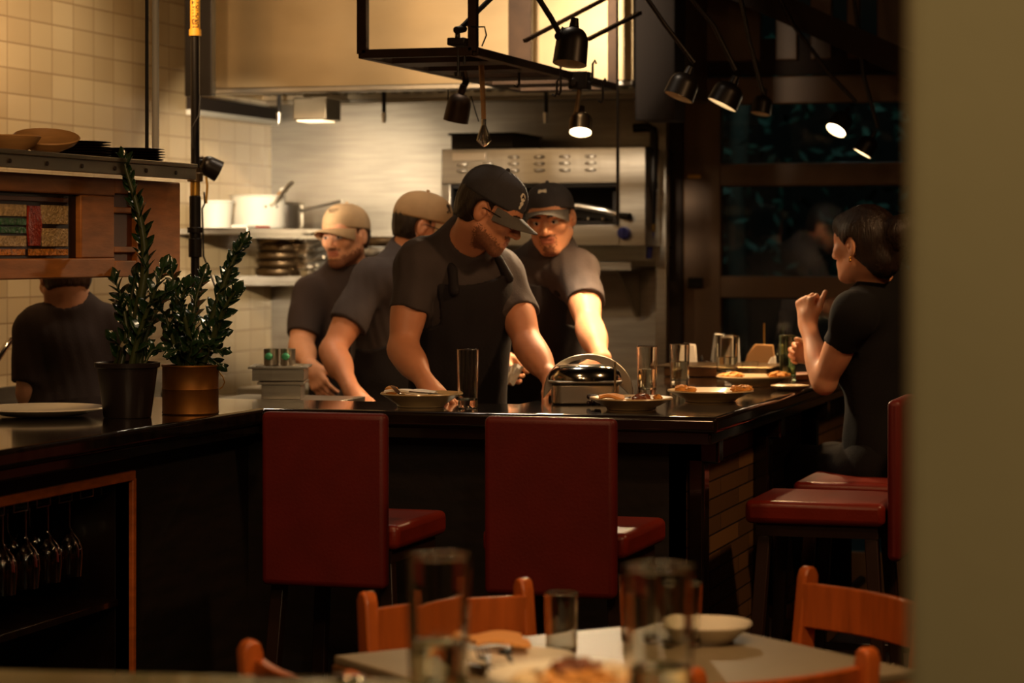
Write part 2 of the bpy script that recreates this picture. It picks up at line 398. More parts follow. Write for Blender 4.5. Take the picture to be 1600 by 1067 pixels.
# ---- primitives
def cap(a, b, ra, rb, k=.02): return ('c', np.array(a), np.array(b), ra, rb, k)
def capcut(a, b, ra, rb, k=.02): return ('cc', np.array(a), np.array(b), ra, rb, k)
def ell(c, ax, r, k=.02, sub=False): return ('-e' if sub else 'e', np.array(c), ax, r, 0, k)
def subcap(a, b, ra, rb, k=.006): return ('-c', np.array(a), np.array(b), ra, rb, k)
def head_axes(look, roll=0.):
    y = nrm(np.array(D(*look))); x = nrm(np.cross(y, V(0,0,1))); z = np.cross(x, y)
    c, s = math.cos(roll), math.sin(roll)
    return np.array([x*c+z*s, y, z*c-x*s])
def head_prims(c, A, s=1., female=False):
    P = lambda x, y, z: c+s*(A[0]*x+A[1]*y+A[2]*z)
    def e(p, r, k, sub=False, ax=A): return ell(P(*p), ax, tuple(q*s for q in r), k*s, sub)
    def cc(p, q, r1, r2, k): return cap(P(*p), P(*q), r1*s, r2*s, k*s)
    jw = .9 if female else 1.
    L = [e((0,-.014,.034), (.075,.093,.085), .03), e((0,.026,-.022), (.061,.064,.08), .03), e((0,.05,.045), (.058,.042,.05), .03)]
    for g in (-1,1): L.append(cc((g*.052*jw,.0,-.05), (g*.02,.066,-.093), .02, .017, .025))
    L += [e((0,.07,-.094), (.024*jw,.019,.02), .02), e((0,.064,-.058), (.036,.03,.03), .02)]
    for g in (-1,1): L += [e((g*.041,.064,-.016), (.022,.02,.02), .02), cc((g*.012,.0885,.026), (g*.042,.073,.024), .0085, .0075, .012)]
    for g in (-1,1): L.append(e((g*.031,.098,.006), (.0165,.014,.0115), .012, True))
    L += [cc((0,.088,.014), (0,.111,-.026), .0078, .0115, .01), e((0,.106,-.031), (.0085,.011,.0065), .008)]
    for g in (-1,1): L += [e((g*.0125,.098,-.031), (.0075,.01,.0075), .006)]
    for g in (-1,1): L += [e((g*.031,.0785,.005), (.013,.0125,.0115), .002)]
    for g in (-1,1): L += [cc((g*.014,.0925,.0135), (g*.044,.078,.0125), .0042, .004, .004), cc((g*.016,.089,-.004), (g*.042,.077,-.004), .0036, .0035, .004)]
    L += [cc((-.017,.0875,-.0525), (.017,.0875,-.0525), .0065, .0065, .007), cc((-.014,.087,-.064), (.014,.087,-.064), .007, .007, .007)]
    L.append(('-c', P(-.02,.0965,-.058), P(.02,.0965,-.058), .0025*s, .0025*s, .004))
    for g in (-1,1):
        t = np.array([A[0]*math.cos(g*.35)+A[1]*math.sin(g*.35), A[1]*math.cos(g*.35)-A[0]*math.sin(g*.35), A[2]])
        L += [ell(P(g*.078,-.008,-.002), t, (.008*s,.019*s,.032*s), .006), ell(P(g*.088,-.004,.002), t, (.007*s,.010*s,.018*s), .004, True), ell(P(g*.077,.004,-.002), t, (.007*s,.007*s,.008*s), .004)]
    return L
def arm_prims(sh, el, wr, sc=1., slim=1.):
    u = nrm(el-sh); f = nrm(wr-el)
    return [cap(sh, el, .056*sc*slim, .043*sc*slim, .03), ell(sh+(el-sh)*.5, rot_axes(u), (.049*slim*sc,.049*slim*sc,.1), .03), cap(el, wr, .041*sc*slim, .0275*sc, .02),
            ell(el+(wr-el)*.27, rot_axes(f), (.046*sc*slim,.044*sc*slim,.085), .03)]
def rot_axes(z):
    z = nrm(z); h = V(0,0,1) if abs(z[2]) < .9 else V(1,0,0); x = nrm(np.cross(h, z)); return np.array([x, np.cross(z, x), z])
def hand_prims(wr, dr, back, side, curl=(.4,.45,.5,.55), thumb=.5, sc=1., spread=.12):
    """dr: wrist -> knuckles, back: normal of the back of the hand, side: unit vector sign for the thumb side (dr x back * side)"""
    dr = nrm(dr); back = nrm(back-dr*(back@dr)); lat = np.cross(dr, back)*side; P = []
    kn = []
    for i, o in enumerate((.03, .010, -.010, -.028)):
        q = wr+dr*(.088-.006*abs(i-1.2))*sc+lat*o*sc; kn.append(q)
        P.append(cap(wr+lat*o*.6*sc+dr*.012*sc, q, .0145*sc, .0115*sc, .014))
    P.append(cap(wr-dr*.01, wr+dr*.03*sc, .023*sc, .022*sc, .02))
    for i, (q, Ls) in enumerate(zip(kn, (.07,.078,.072,.056))):
        a = 0.; p = q; sp = (1.4-i)*spread*.6; r = .0088*sc if i < 3 else .0076*sc
        base = nrm(dr+lat*sp)
        for seg, (fr, cu) in enumerate(((.46,1.),(.3,1.15),(.24,.7))):
            a += curl[i]*cu; d = base*math.cos(a)-back*math.sin(a); e = p+d*Ls*fr*sc
            P.append(cap(p, e, r, r*.93, .0035 if seg else .008)); p = e; r *= .93
    t0 = wr+dr*.018*sc+lat*.02*sc-back*.006; t1 = wr+dr*.05*sc+lat*.046*sc-back*.016*sc
    td = nrm(dr*.75+lat*(.5-thumb*.6)-back*thumb*.8); t2 = t1+td*.034*sc; t3 = t2+nrm(td-back*.25*thumb+dr*.1)*.027*sc
    P += [cap(t0, t1, .016*sc, .0125*sc, .014), cap(t1, t2, .0112*sc, .0102*sc, .005), cap(t2, t3, .0102*sc, .0088*sc, .003)]
    return P
def person(label, J, head, hands, feet=None, skin='skin', fine=.0035, coarse=.011, shirt='shirt_charcoal', slim=1., sleeve=.55, female=False, beard=None, belly=1., noise_seed=1, apron=None, hips=True, cutz=0., skirt=False, neck_r=.056, chest_f=None, brows='hair_dark'):
    """J: neck, pelvis, shR, elR, wrR, shL, elL, wrL (room coordinates); head: (centre, axes, scale)"""
    hc, HA, hs = head
    up = nrm(J['neck']-J['pelvis']); lat = J['shR']-J['shL']; lat = nrm(lat-up*(lat@up)); fwd = np.cross(up, lat)
    TA = np.array([lat, fwd, up]); ln = np.linalg.norm(J['neck']-J['pelvis']); hw = np.linalg.norm(J['shR']-J['shL'])/2
    at = lambda t, f=0., l=0.: J['neck']+(J['pelvis']-J['neck'])*t+fwd*f+lat*l
    torso = [ell(at(.33,.012), TA, (hw*.93*slim, .116*slim, ln*.36), .05), ell(at(.68,.018*belly), TA, ((hw*.8+.012)*slim*belly**.5, .108*slim*belly, ln*.34), .06),
             ell(at(1.0), TA, (.158*slim, .118*slim, .13), .06), cap(J['shR']-lat*.02, J['shL']+lat*.02, .06*slim, .06*slim, .05),
             cap(at(-.06,.0), J['shR']+up*.0-lat*.03, .05, .046, .05), cap(at(-.06,.0), J['shL']+lat*.03, .05, .046, .05)]
    if female: torso += [ell(at(.42,.075,.062), TA, (.056,.05,.058), .05), ell(at(.42,.075,-.062), TA, (.056,.05,.058), .05)]
    nk = [cap(hc+hs*(HA[1]*-.022+HA[2]*-.05), J['neck']-up*.02, neck_r, neck_r*1.08, .03)]
    arms = []
    for S in 'RL': arms.append(arm_prims(J['sh'+S], J['el'+S], J['wr'+S], 1., slim))
    legs = []
    for q in (feet or []):
        hip, kn, an, toe = [np.array(z) for z in q]
        legs += [cap(hip, kn, .082*slim, .056, .05), cap(kn, an, .054, .038, .03), ell(kn+(an-kn)*.3+nrm(an-kn)*0, rot_axes(an-kn), (.056,.056,.1), .03), cap(an-V(0,0,.03), toe, .038, .03, .03)]
    body = torso+nk+arms[0]+arms[1]+legs+head_prims(hc, HA, hs, female)+hands
    pts = []
    for p in body:
        r = max(p[3]) if p[0][-1] == 'e' else max(p[3], p[4]); pts += [p[1]-r, p[1]+r]
        if p[0][-1] != 'e': pts += [p[2]-r, p[2]+r]
    pts = np.array(pts); lo = pts.min(0)-.02; hi = pts.max(0)+.02; lo[2] = max(lo[2], -.002)
    fiv = [[(hc[i]-.14*hs, hc[i]+.14*hs)] for i in range(3)]
    hp = [p for p in hands]
    if hp:
        def near(S):
            w = J['wr'+S]; q = [z for z in hp if np.linalg.norm(z[1]-w) < .24]
            if not q: return
            a = np.array([z[1] for z in q]+[z[2] for z in q]); l, h = a.min(0)-.015, a.max(0)+.015
            for i in range(3): fiv[i].append((l[i], h[i]))
        near('R'); near('L')
    axs = [axis(lo[i], hi[i], coarse, fiv[i], fine) for i in range(3)]
    fd = Field(*axs)
    for p in body: fd.put(p)
    vs, fs = surface_nets(fd)
    fc = vs[fs].mean(1); Lc = ((fc-hc)@HA.T)/hs; x, y, z = Lc.T; mi = np.zeros(len(fs), int)
    lips = (np.abs(x) < .025) & (y > .078) & (np.abs(z+.058) < .0115+.0*x)
    inhead = (np.abs(x) < .1) & (np.abs(y) < .13) & (np.abs(z) < .14)
    if beard:
        full, mous = beard; sm = lambda v, w: np.clip(v/w+.5, 0, 1)
        rnd = np.random.RandomState(noise_seed).rand(len(fs))
        jaw = sm(-.040-.35*np.clip(y,-.02,.09)-z, .022)*sm(y+.002, .02)*sm(z+.118, .01) if full else sm(-.076-z, .012)*sm(.021-np.abs(x), .012)*sm(y-.05, .02)*sm(z+.115, .01)
        if full: jaw = jaw*(1-sm(.020-np.abs(z+.056), .008)*sm(.03-np.abs(x), .008)*sm(y-.07, .01))
        sc = jaw
        if mous: sc = np.maximum(sc, sm(.0065-np.abs(z+.0445), .004)*sm(.03-np.abs(x), .008)*sm(y-.078, .008)*1.1)
        if not full: sc = np.maximum(sc, sm(.004-np.abs(np.abs(x)-.029), .006)*sm(.018-np.abs(z+.062), .01)*sm(y-.06, .01)*.6)
        mi[inhead & (sc > .18+.75*rnd)] = 4
    mi[lips & inhead] = 1
    for g in (-1,1):
        de = np.linalg.norm(Lc-V(g*.031,.0785,.005), axis=1); ey = (de < .0142) & (y > .082) & (np.abs(z-.0045) < .0072) & inhead; mi[ey] = 2
        mi[ey & (np.hypot(x-g*.030, z-.0045) < .0058)] = 3
        mi[inhead & (y > .06) & (np.abs(z-(.027-.12*np.abs(np.abs(x)-.03))) < .0042) & (np.abs(x) > .012) & (np.abs(x) < .047)] = 5
    base = (J['pelvis'][0], J['pelvis'][1], max(0, vs[:,2].min()))
    o = np_mesh('person', vs, fs, [skin, 'lip', 'eye_white', 'iris', 'stubble', brows], None, base, mi)
    tag(o, label, 'person')
    # ---- shirt
    g = .013; sp = [t for t in torso]
    if cutz == 'none': pass
    zlo = J['pelvis'][2]-.14
    sf = fine*1.5; lo2 = lo.copy(); lo2[2] = max(lo[2], zlo-.03); hi2 = hi.copy(); hi2[2] = max(J['neck'][2], J['shR'][2], J['shL'][2])+.12
    pp = np.array([J['shR'],J['shL'],J['neck'],J['pelvis'],J['shR']+(J['elR']-J['shR'])*sleeve,J['shL']+(J['elL']-J['shL'])*sleeve])
    lo2[:2] = np.maximum(lo2[:2], pp.min(0)[:2]-.2); hi2[:2] = np.minimum(hi2[:2], pp.max(0)[:2]+.2)
    fs2 = Field(*[axis(lo2[i], hi2[i], sf, [], sf) for i in range(3)])
    for p in torso: fs2.put(p, g)
    for S in 'RL':
        sh, el = J['sh'+S], J['el'+S]; hem = sh+(el-sh)*sleeve
        fs2.put(capcut(sh-nrm(el-sh)*.0, hem, .066*slim+.004, .0655*slim, .035))
    X, Y, Z = fs2.grid(); N1 = noise3(X, Y, Z, noise_seed, 26, 6, (1,1,.55)); N2 = noise3(X, Y, Z, noise_seed+50, 60, 6, (1,1,.5))
    fold = np.clip(N1, -1.2, 1.8); fs2.F += f4(.0052)*fold+f4(.0016)*N2
    fs2.F = np.maximum(fs2.F, f4(zlo)-Z)
    for p in nk: fs2.put(cap(p[2], p[2]+(p[1]-p[2])*.36, neck_r*1.08+.013, neck_r+.012, .03)); fs2.put(('-c', p[1]+(p[1]-p[2])*.8, p[2]+(p[1]-p[2])*.44, neck_r+.004, neck_r+.005, .008))
    vs2, f2 = surface_nets(fs2); np_mesh('shirt', vs2, f2, [shirt], o)
    # ---- apron
    if apron:
        ap, top, wd = apron; g2 = .026
        fa = Field(*[axis(lo2[i]-(.02 if i < 2 else 0), hi2[i]+.02, sf, [], sf) for i in range(3)])
        for p in torso[:3]: fa.put(p, g2)
        X, Y, Z = fa.grid(); fa.F += f4(.002)*noise3(X, Y, Z, noise_seed+9, 34, 6, (1,1,.5))
        inner = Field(*fa.ax)
        for p in torso[:3]: inner.put(p, g2-.012)
        T = at(top); fa.F = np.maximum(fa.F, -inner.F)
        uu = (X-f4(T[0]))*f4(up[0])+(Y-f4(T[1]))*f4(up[1])+(Z-f4(T[2]))*f4(up[2])
        ff = (X-f4(T[0]))*f4(fwd[0])+(Y-f4(T[1]))*f4(fwd[1])+(Z-f4(T[2]))*f4(fwd[2])
        ll = (X-f4(T[0]))*f4(lat[0])+(Y-f4(T[1]))*f4(lat[1])+(Z-f4(T[2]))*f4(lat[2])
        fa.F = mxr([fa.F, uu, .0-ff, np.abs(ll)-np.where(uu > -.12, f4(wd), f4(wd)+np.minimum((-uu-.12)*1.2, f4(.1))), f4(zlo)-Z])
        f3 = None
        ea = nrm(hc+hs*(HA[1]*-.05+HA[2]*-.07)-J['neck'])
        nb = J['neck']-fwd*.062+up*.03
        for sg in (1,-1):
            a = T+fwd*(.116*slim)+lat*sg*wd*.75-up*.01; b = J['neck']+lat*sg*.068+up*.022+fwd*.01
            m = (a+b)/2+fwd*.014+up*.004
            for q, r in (((a, m), 1), ((m, b), 1), ((b, nb), 1)): fa.put(cap(q[0], q[1], .0155, .0155, .004))
        v3, q3 = surface_nets(fa); np_mesh('apron', v3, q3, [ap], o)
    if hips and feet:
        lo4 = lo.copy(); hi4 = hi.copy(); hi4[2] = J['pelvis'][2]+.12
        fl = Field(*[axis(lo4[i], hi4[i], .014, [], .014) for i in range(3)])
        for p in [torso[2]]+[z for z in legs if not (z[0] == 'c' and abs(z[4]-.03) < 1e-9)]: fl.put(p, .012)
        X, Y, Z = fl.grid(); fl.F = np.maximum(fl.F, Z-f4(J['pelvis'][2]+.06))
        v4, q4 = surface_nets(fl); np_mesh('trousers', v4, q4, ['trousers'], o)
        fsh = Field(*[axis(lo4[i], min(hi4[i], .0+hi4[i]) if i < 2 else .2 if not skirt else hi4[i], .012, [], .012) for i in range(3)])
        for z in legs:
            if z[0] == 'c' and abs(z[4]-.03) < 1e-9: fsh.put(z, .01)
        v5, q5 = surface_nets(fsh)
        if len(v5): np_mesh('shoes', v5, q5, ['rubber'], o)
    return o, dict(c=hc, A=HA, s=hs, TA=TA)
def hair_part(o, head, test, mt='hair_dark', extra=(), grow=.008, step=.0045, name='hair', pad=.0):
    c, A, s = head; fd = Field(*[axis(c[i]-.19-pad, c[i]+.19+pad, step, [], step) for i in range(3)])
    fd.put(ell(c+s*(A[1]*-.014+A[2]*.034), A, tuple((q+grow)*s for q in (.075,.093,.085)), .01))
    fd.put(ell(c+s*(A[1]*-.03+A[2]*-.02), A, tuple((q+grow)*s for q in (.061,.062,.066)), .03))
    X, Y, Z = fd.grid(); X = X-f4(c[0]); Y = Y-f4(c[1]); Z = Z-f4(c[2])
    lx, ly, lz = [(X*f4(A[i][0])+Y*f4(A[i][1])+Z*f4(A[i][2]))/f4(s) for i in range(3)]
    fd.F = np.maximum(fd.F, test(lx, ly, lz).astype(f4)*s)
    for p in extra: fd.put(p)
    fd.F += f4(.0016)*np.sin(lx*260+6*np.sin(ly*40))*np.sin(ly*190)
    v, q = surface_nets(fd); return np_mesh(name, v, q, [mt], o)
def short_hair(lx, ly, lz):
    return np.maximum(short_hair0(lx, ly, lz), lz-.062)
def short_hair0(lx, ly, lz):                               # below: cap line; keeps back and sides, clear of the face and ears
    front = ly-(.022+.0*lz)-np.where(lz > .03, (lz-.03)*1.0, 0)
    low = -.052-lz-np.where(ly > -.03, (-(ly+.03))*.9, 0)*0+np.where(ly > -.035, (ly+.035)*.75, 0)
    ear = .0-(np.sqrt((ly+.006)**2+((lz+.002)*.75)**2)-.026)
    ear = np.where(np.abs(lx) > .05, ear, -1)
    return np.maximum(np.maximum(front, low), ear)
def cap_part(o, head, mt, brim_mt, tilt=0., drop=.0, brim_len=.072, name='cap', up=.0):
    c, A, s = head; ct, st = math.cos(tilt), math.sin(tilt)
    ax = np.array([A[0], A[1]*ct+A[2]*st, A[2]*ct-A[1]*st])
    O = c+s*(A[1]*-.010+A[2]*(.036+up)); rx, ry, rz = .084, .1035, .088
    def surf(az, el, off=0.):
        ce, se = math.cos(el), math.sin(el)
        ce2 = ce**.8; x = (rx+off)*ce2*math.sin(az); y = (ry+off)*ce2*math.cos(az); z = (rz+off)*se**.92 if se > 0 else se*.05
        f = max(0., math.cos(az))
        y += f*.006*se*ce
        return O+s*(ax[0]*x+ax[1]*y+ax[2]*z)
    b = MB(); n = 44; k = 12; rows = []
    for j in range(k+1): rows.append([surf(2*PI*i/n, -.16+(PI/2+.16)*j/k if j < k else PI/2-.001) for i in range(n+1)])
    b.sheet(rows)
    cp = b.build(name, [mt], o, smooth=True, ang=80)
    md = cp.modifiers.new('solid', 'SOLIDIFY'); md.thickness = .0028; md.offset = 1
    b = MB()
    for q in range(6):                                    # panel seams and the top button
        az = PI/6+q*PI/3; b.tube([surf(az, -.1+1.62*t/10, .0026) for t in range(11)], .0011*s, 6)
    b.ball(surf(0, PI/2-.001, .004), .0075*s, 10)
    b.build('seam', [mt], cp)
    b = MB(); rows = []
    for j in range(9):
        t = j/8; row = []
        for i in range(25):
            a = -1.12+2.24*i/24; p0 = surf(a, -.12, .0015); wv = max(0.,math.cos(a*1.40))**.6
            x = math.sin(a)
            row.append(p0+s*(ax[1]*brim_len*t*wv-ax[2]*(.006+.016*t+.030*t*x*x+drop*t)))
        rows.append(row)
    b.sheet(rows, .0035*s)
    b.build('brim', [brim_mt], cp, ang=60)
    return cp, surf
def stroke(surf, cp, lines, r, mt, name, az0, el0, sx, sy):
    b = MB()
    for ln in lines: b.tube([surf(az0+x*sx, el0+y*sy, .0034) for x, y in ln], r, 6)
    return b.build(name, [mt], cp)
def blob(surf, cp, polys, mt, name, az0, el0, sx, sy, off=.0036):
    b = MB()
    for poly in polys:
        n = len(poly); cx = sum(p[0] for p in poly)/n; cy = sum(p[1] for p in poly)/n
        vs = [surf(az0+cx*sx, el0+cy*sy, off)]+[surf(az0+x*sx, el0+y*sy, off) for x, y in poly]+[surf(az0+x*sx, el0+y*sy, .0015) for x, y in poly]
        b.add(vs, [(0, 1+i, 1+(i+1) % n) for i in range(n)]+[(1+i, 1+n+i, 1+n+(i+1) % n, 1+(i+1) % n) for i in range(n)])
    return b.build(name, [mt], cp, fix=True)
def glasses(o, head, mt='black_metal'):
    c, A, s = head; P = lambda x, y, z: c+s*(A[0]*x+A[1]*y+A[2]*z); b = MB()
    for g in (-1,1):
        b.tube([P(g*.032+.021*math.cos(t*PI/10), .099-.010*abs(math.cos(t*PI/10))*0-.012*(abs(g*.032+.021*math.cos(t*PI/10))/.05)**2, .003+.017*math.sin(t*PI/10)) for t in range(20)], .0016, 6, closed=True)
        b.tube([P(g*.053,.087,.008), P(g*.074,.05,.008), P(g*.081,.0,.012), P(g*.08,-.012,.004)], .0018, 6)
    b.tube([P(-.011,.1,.007), P(0,.104,.009), P(.011,.1,.007)], .0015, 6)
    return b.build('glasses', [mt], o)
# ================================================================ the setting
UL, VB = -4.18, 10.0
b = MB(); b.box((-4.6,-2.2,-.1),(4.2,11.0,0)); struct(b.build('floor','floor_wood',smooth=False))
b = MB(); b.box((-4.6,-2.2,3.2),(4.2,11.0,3.3)); struct(b.build('ceiling','ceiling_dark',smooth=False))
b = MB(); b.box((UL-.12,-2.1,0),(UL,VB+.1,3.2)); struct(b.build('wall_left','tile_wall',smooth=False))
b = MB(); b.box((UL,VB,0),(-2.40,VB+.1,3.2)); struct(b.build('wall_back','steel',smooth=False))
b = MB(); b.box((3.6,-2.1,0),(3.7,VB+.1,3.2)); struct(b.build('wall_right','wall_dark',smooth=False))
b = MB(); b.box((-4.3,-2.1,0),(3.7,-2.0,3.2)); struct(b.build('wall_front','wall_dark',smooth=False))
b = MB(); b.box((-.272,2.0,0),(1.1,2.24,3.2)); struct(b.build('wall_near','plaster_olive',smooth=False,bevel=.01))
# folding glass front beside the kitchen: window_1 (sashes), window_2 (transom)
w1 = thing('window_1', None, None, (-.9,VB,0)); struct(w1)
uf = lambda px: WV(px,500,VB).x
zf = lambda py: WV(1200,py,VB).z
xs0, xs1 = uf(1066), 1.6
stA = (uf(1070), uf(1128)); stB = (uf(1425), uf(1470)); stC = (.3,.42)
rails = [(zf(163),zf(120)), (zf(291),zf(255)), (zf(466),zf(431)), (zf(640),zf(600)), (0.02,.25)]
b = MB(); b.box((stA[0],VB-.03,0),(stA[1],VB+.04,zf(120))); b.build('stile','frame_brown',w1,bevel=.006)
for s0, s1 in (stB, stC):
    b = MB(); b.box((s0,VB-.03,0),(s1,VB+.04,zf(120))); b.build('stile','frame_brown',w1,bevel=.006)
for z0, z1 in rails:
    b = MB(); b.box((stA[1]-.005,VB-.025,z0),(xs1,VB+.035,z1)); b.build('rail','frame_brown',w1,bevel=.006)
for i in range(4):
    z0, z1 = rails[i+1][1], rails[i][0]
    for a0, a1 in ((stA[1],stB[0]),(stB[1],stC[0]),(stC[1],xs1)):
        b = MB(); b.box((a0,VB,z0),(a1,VB+.006,z1)); b.build('pane','pane',w1,smooth=False)
b = MB(); b.box((uf(1078),VB-.045,zf(278)),(uf(1098),VB-.03,zf(272))); b.build('hinge','brass',w1,bevel=.002)
b = MB(); b.box((uf(1080),VB-.06,zf(449)),(uf(1102),VB-.03,zf(434))); b.build('latch','black_metal',w1,bevel=.003)
b = MB(); b.box((-2.40,VB-.05,0),(uf(1070),VB+.1,3.2)); struct(b.build('trim_1','wall_dark',smooth=False,bevel=.01))
b = MB(); b.box((xs1,VB,0),(3.6,VB+.1,3.2)); struct(b.build('wall_back_right','wall_dark',smooth=False))
w2 = thing('window_2', None, None, (-.5,VB,zf(120))); struct(w2)
b = MB(); b.box((uf(1070),VB,zf(118)),(xs1,VB+.03,zf(60))); b.build('transom_panel','wall_dark',w2,smooth=False)
b = MB(); b.box((uf(1070),VB,zf(60)),(xs1,VB+.006,3.2)); b.build('pane','pane',w2,smooth=False)
for p0, p1 in ((1100,1190),(1214,1247),(1268,1301),(1325,1344),(1372,1440)):
    b = MB(); b.box((uf(p0),VB-.03,zf(95)),(uf(p1),VB+.03,3.2)); b.build('mullion','frame_brown',w2,bevel=.005)
# outside: pavement, a tree and a lit tube
b = MB(); b.box((-6,VB+.2,-.12),(6,17,-.02)); struct(b.build('outside_ground','asphalt',smooth=False))
b = MB(); b.box((-4.,15.4,0),(4.5,15.6,4)); struct(b.build('outside_wall','wall_dark',smooth=False))
t = thing('street_tree','dark leafy tree outside behind the glass front','tree',(-2.35,12.6,0))
b = MB(); b.tube([(-2.62,12.6,0),(-2.6,12.62,.8),(-2.62,12.6,1.6),(-2.58,12.6,2.4)],[.07,.06,.055,.05],10); b.build('trunk','bark',t)
b = MB()
for i in range(420):
    a = random.random()*6.28; r = .25+.75*random.random(); c = Vector((-2.2+r*math.cos(a), 12.7+r*.6*math.sin(a), 1.35+1.3*random.random()))
    d = Vector((random.uniform(-1,1),random.uniform(-1,1),random.uniform(-1,1))).normalized()*.05; e = d.orthogonal().normalized()*.02
    b.add([c-d, c+e, c+d, c-e], [(0,1,2,3)])
b.build('foliage','foliage_out',t,smooth=False,fix=False)
# dark column hanging left of the hood, sloping brace at the right
p0 = WV(288,0,8.45); p1 = WV(331,0,8.45)
b = MB(); b.box((p0.x,8.45,WV(310,150,8.45).z),(p1.x,8.49,3.2)); struct(b.build('trim_2','lamp_black',smooth=False,bevel=.004))
b = MB(); b.bar(WV(1060,-60,9.3),WV(1460,120,9.3),.16,.10); struct(b.build('trim_3','wall_dark',smooth=False))
b = MB(); b.box((UL,9.1,2.075),(UL+.03,VB,2.13),0); b.box((UL,9.1,2.055),(UL+.035,VB,2.075),1); struct(b.build('trim_4',['wall_dark','white_paint'],smooth=False))

# ================================================================ hood
HU0, HU1, HV0, HZ = -3.93, -2.19, 8.7, 2.118
h = thing('extractor_hood','large stainless steel extractor hood hanging over the cook line','extractor hood',((HU0+HU1)/2,9.35,HZ))
b = MB()
for k in range(1):
    b.box((HU0,HV0,HZ),(HU1,HV0+.02,3.2)); b.box((HU0,HV0,HZ),(HU0+.02,VB-.01,3.2)); b.box((HU1-.02,HV0,HZ),(HU1,VB-.01,3.2)); b.box((HU0,9.32,HZ),(HU1,9.36,HZ+.5)); b.box((HU0,9.36,HZ+.02),(HU1,VB-.01,HZ+.04))
b.build('shell','steel_hood',h,bevel=.003)
b = MB(); b.box((HU0,HV0-.012,HZ-.012),(HU1,HV0+.05,HZ+.012)); b.build('front_lip','steel',h,bevel=.005)
b = MB(); n = 34
for i in range(n):
    u = HU0+.03+(HU1-HU0-.06)*i/(n-1); b.bar((u,8.8,2.46),(u,9.3,2.14),.026,.03)
b.box((HU0+.02,9.26,2.115),(HU1-.02,9.325,2.135))
b.build('baffle_filter','steel_dull',h)
b = MB(); b.box((HU0+.02,9.30,2.10),(HU1-.02,9.36,2.116)); b.build('grease_gutter','steel',h,bevel=.003)
for px, dd in ((436,9.75),(600,9.7),(853,9.55)):
    a = W(px,150,dd); e = W(px,176,dd); f = W(px,192,dd)
    b = MB(); b.cone(a+Vector((0,0,.06)),e,.009,.008,10); nz = b.build('nozzle','black_metal',h); b = MB(); b.cone(e,f,.011,.008,10); b.build('nozzle_tip','alu',nz)
p0 = W(466,189,9.7); p1 = W(525,158,9.7)
b = MB(); b.box((p0.x,p0.y-.06,p0.z),(p1.x,p0.y+.1,p0.z+.09)); lf = b.build('light_box','steel_dull',h,bevel=.006)
b = MB(); b.box((p0.x+.015,p0.y-.05,p0.z-.004),(p1.x-.02,p0.y+.08,p0.z)); b.build('light_diffuser','bulb_small',lf)
b = MB(); b.box((-2.19,8.72,WV(1020,188,8.72).z),(WV(1054,100,8.72).x,8.9,3.2)); struct(b.build('trim_5','ceiling_dark',smooth=False,bevel=.006))

# ================================================================ salamander broiler and the equipment round it
SV = 9.5
su0, su1 = WV(690,300,SV).x, WV(1010,300,SV).x
Z = lambda py, v=SV, px=850: WV(px,py,v).z
U = lambda px, v=SV: WV(px,300,v).x
s = thing('salamander_broiler','wide stainless steel broiler with louvred front and blue knob on the back wall','broiler',((su0+su1)/2,9.7,Z(385)))
b = MB(); fr = .04
b.box((su0,SV,Z(287)),(U(968),VB-.04,Z(231)))                                   # louvred head
b.box((su0,SV,Z(385)),(U(704),VB-.04,Z(287))); b.box((su0,SV+.04,Z(385)),(U(968),VB-.04,Z(350))); b.box((U(968),SV-.012,Z(385)),(su1,VB-.04,Z(231)))
b.box((su0,9.9,Z(385)),(su1,VB-.04,Z(287)))
b.build('body','steel',s,bevel=.004)
b = MB(); b.box((U(707),SV-.004,Z(250)),(U(760),SV+.002,Z(237))); b.build('name_plate','alu',s,bevel=.002)
for r in range(3):
    for c in range(6):
        if r == 0 and c < 2: continue
        b = MB(); x0 = U(713+40*c); z0 = Z(245+10.5*r); w = .052
        b.lathe([(0,.008),(.5,.0075),(.85,.005),(1,0)],(x0+w/2,SV,z0),Matrix(((w/2,0,0),(0,0,-1.3),(0,.008,0))),16); b.build('louvre','alu',s)
b = MB(); b.box((U(705),9.86,Z(350)),(U(967),9.9,Z(288))); b.box((U(705),SV+.01,Z(293)),(U(967),9.88,Z(288))); b.box((U(704),SV+.01,Z(350)),(U(706),9.88,Z(288))); b.box((U(967),SV+.01,Z(350)),(U(969),9.88,Z(288))); b.build('cavity_liner','rubber',s)
b = MB(); b.box((U(706),SV+.05,Z(349)),(U(966),9.88,Z(345))); b.build('grill_shelf','black_metal',s)
b = MB()
for i in range(12): x = U(712)+(U(962)-U(712))*i/11; b.cone((x,SV+.03,Z(342)),(x,9.86,Z(342)),.004,n=8)
b.build('grid','steel_dull',s)
b = MB(); b.box((U(706),SV+.02,Z(384)),(U(966),SV+.05,Z(351))); b.build('drip_drawer','steel',s,bevel=.004)
b = MB(); b.tube([WV(888,322,SV-.03),WV(905,322,SV-.03),WV(945,329,SV-.04),WV(962,334,SV-.02)],.013,10); b.build('grid_handle','alu',s)
b = MB(); b.bar(WV(962,300,SV-.015),WV(962,350,SV-.015),.016,.02); b.cone(WV(966,336,SV-.02),WV(984,338,SV-.05),.012,.014,14); b.build('lever','black_metal',s)
b = MB(); c0 = WV(976,364,SV-.012); b.cone(c0,c0+Vector((0,-.03,0)),.028,.024,24); b.bar(c0+Vector((0,-.036,-.02)),c0+Vector((0,-.036,.02)),.008,.012); b.build('knob','blue_plastic',s,bevel=.002)
p0 = WV(714,229,9.6); p1 = WV(812,208,9.6)
b = MB(); b.box((p0.x,9.52,Z(231)+.001),(p1.x,9.9,p1.z)); b.box((p0.x-.012,9.51,p1.z-.01),(p1.x+.012,9.91,p1.z))
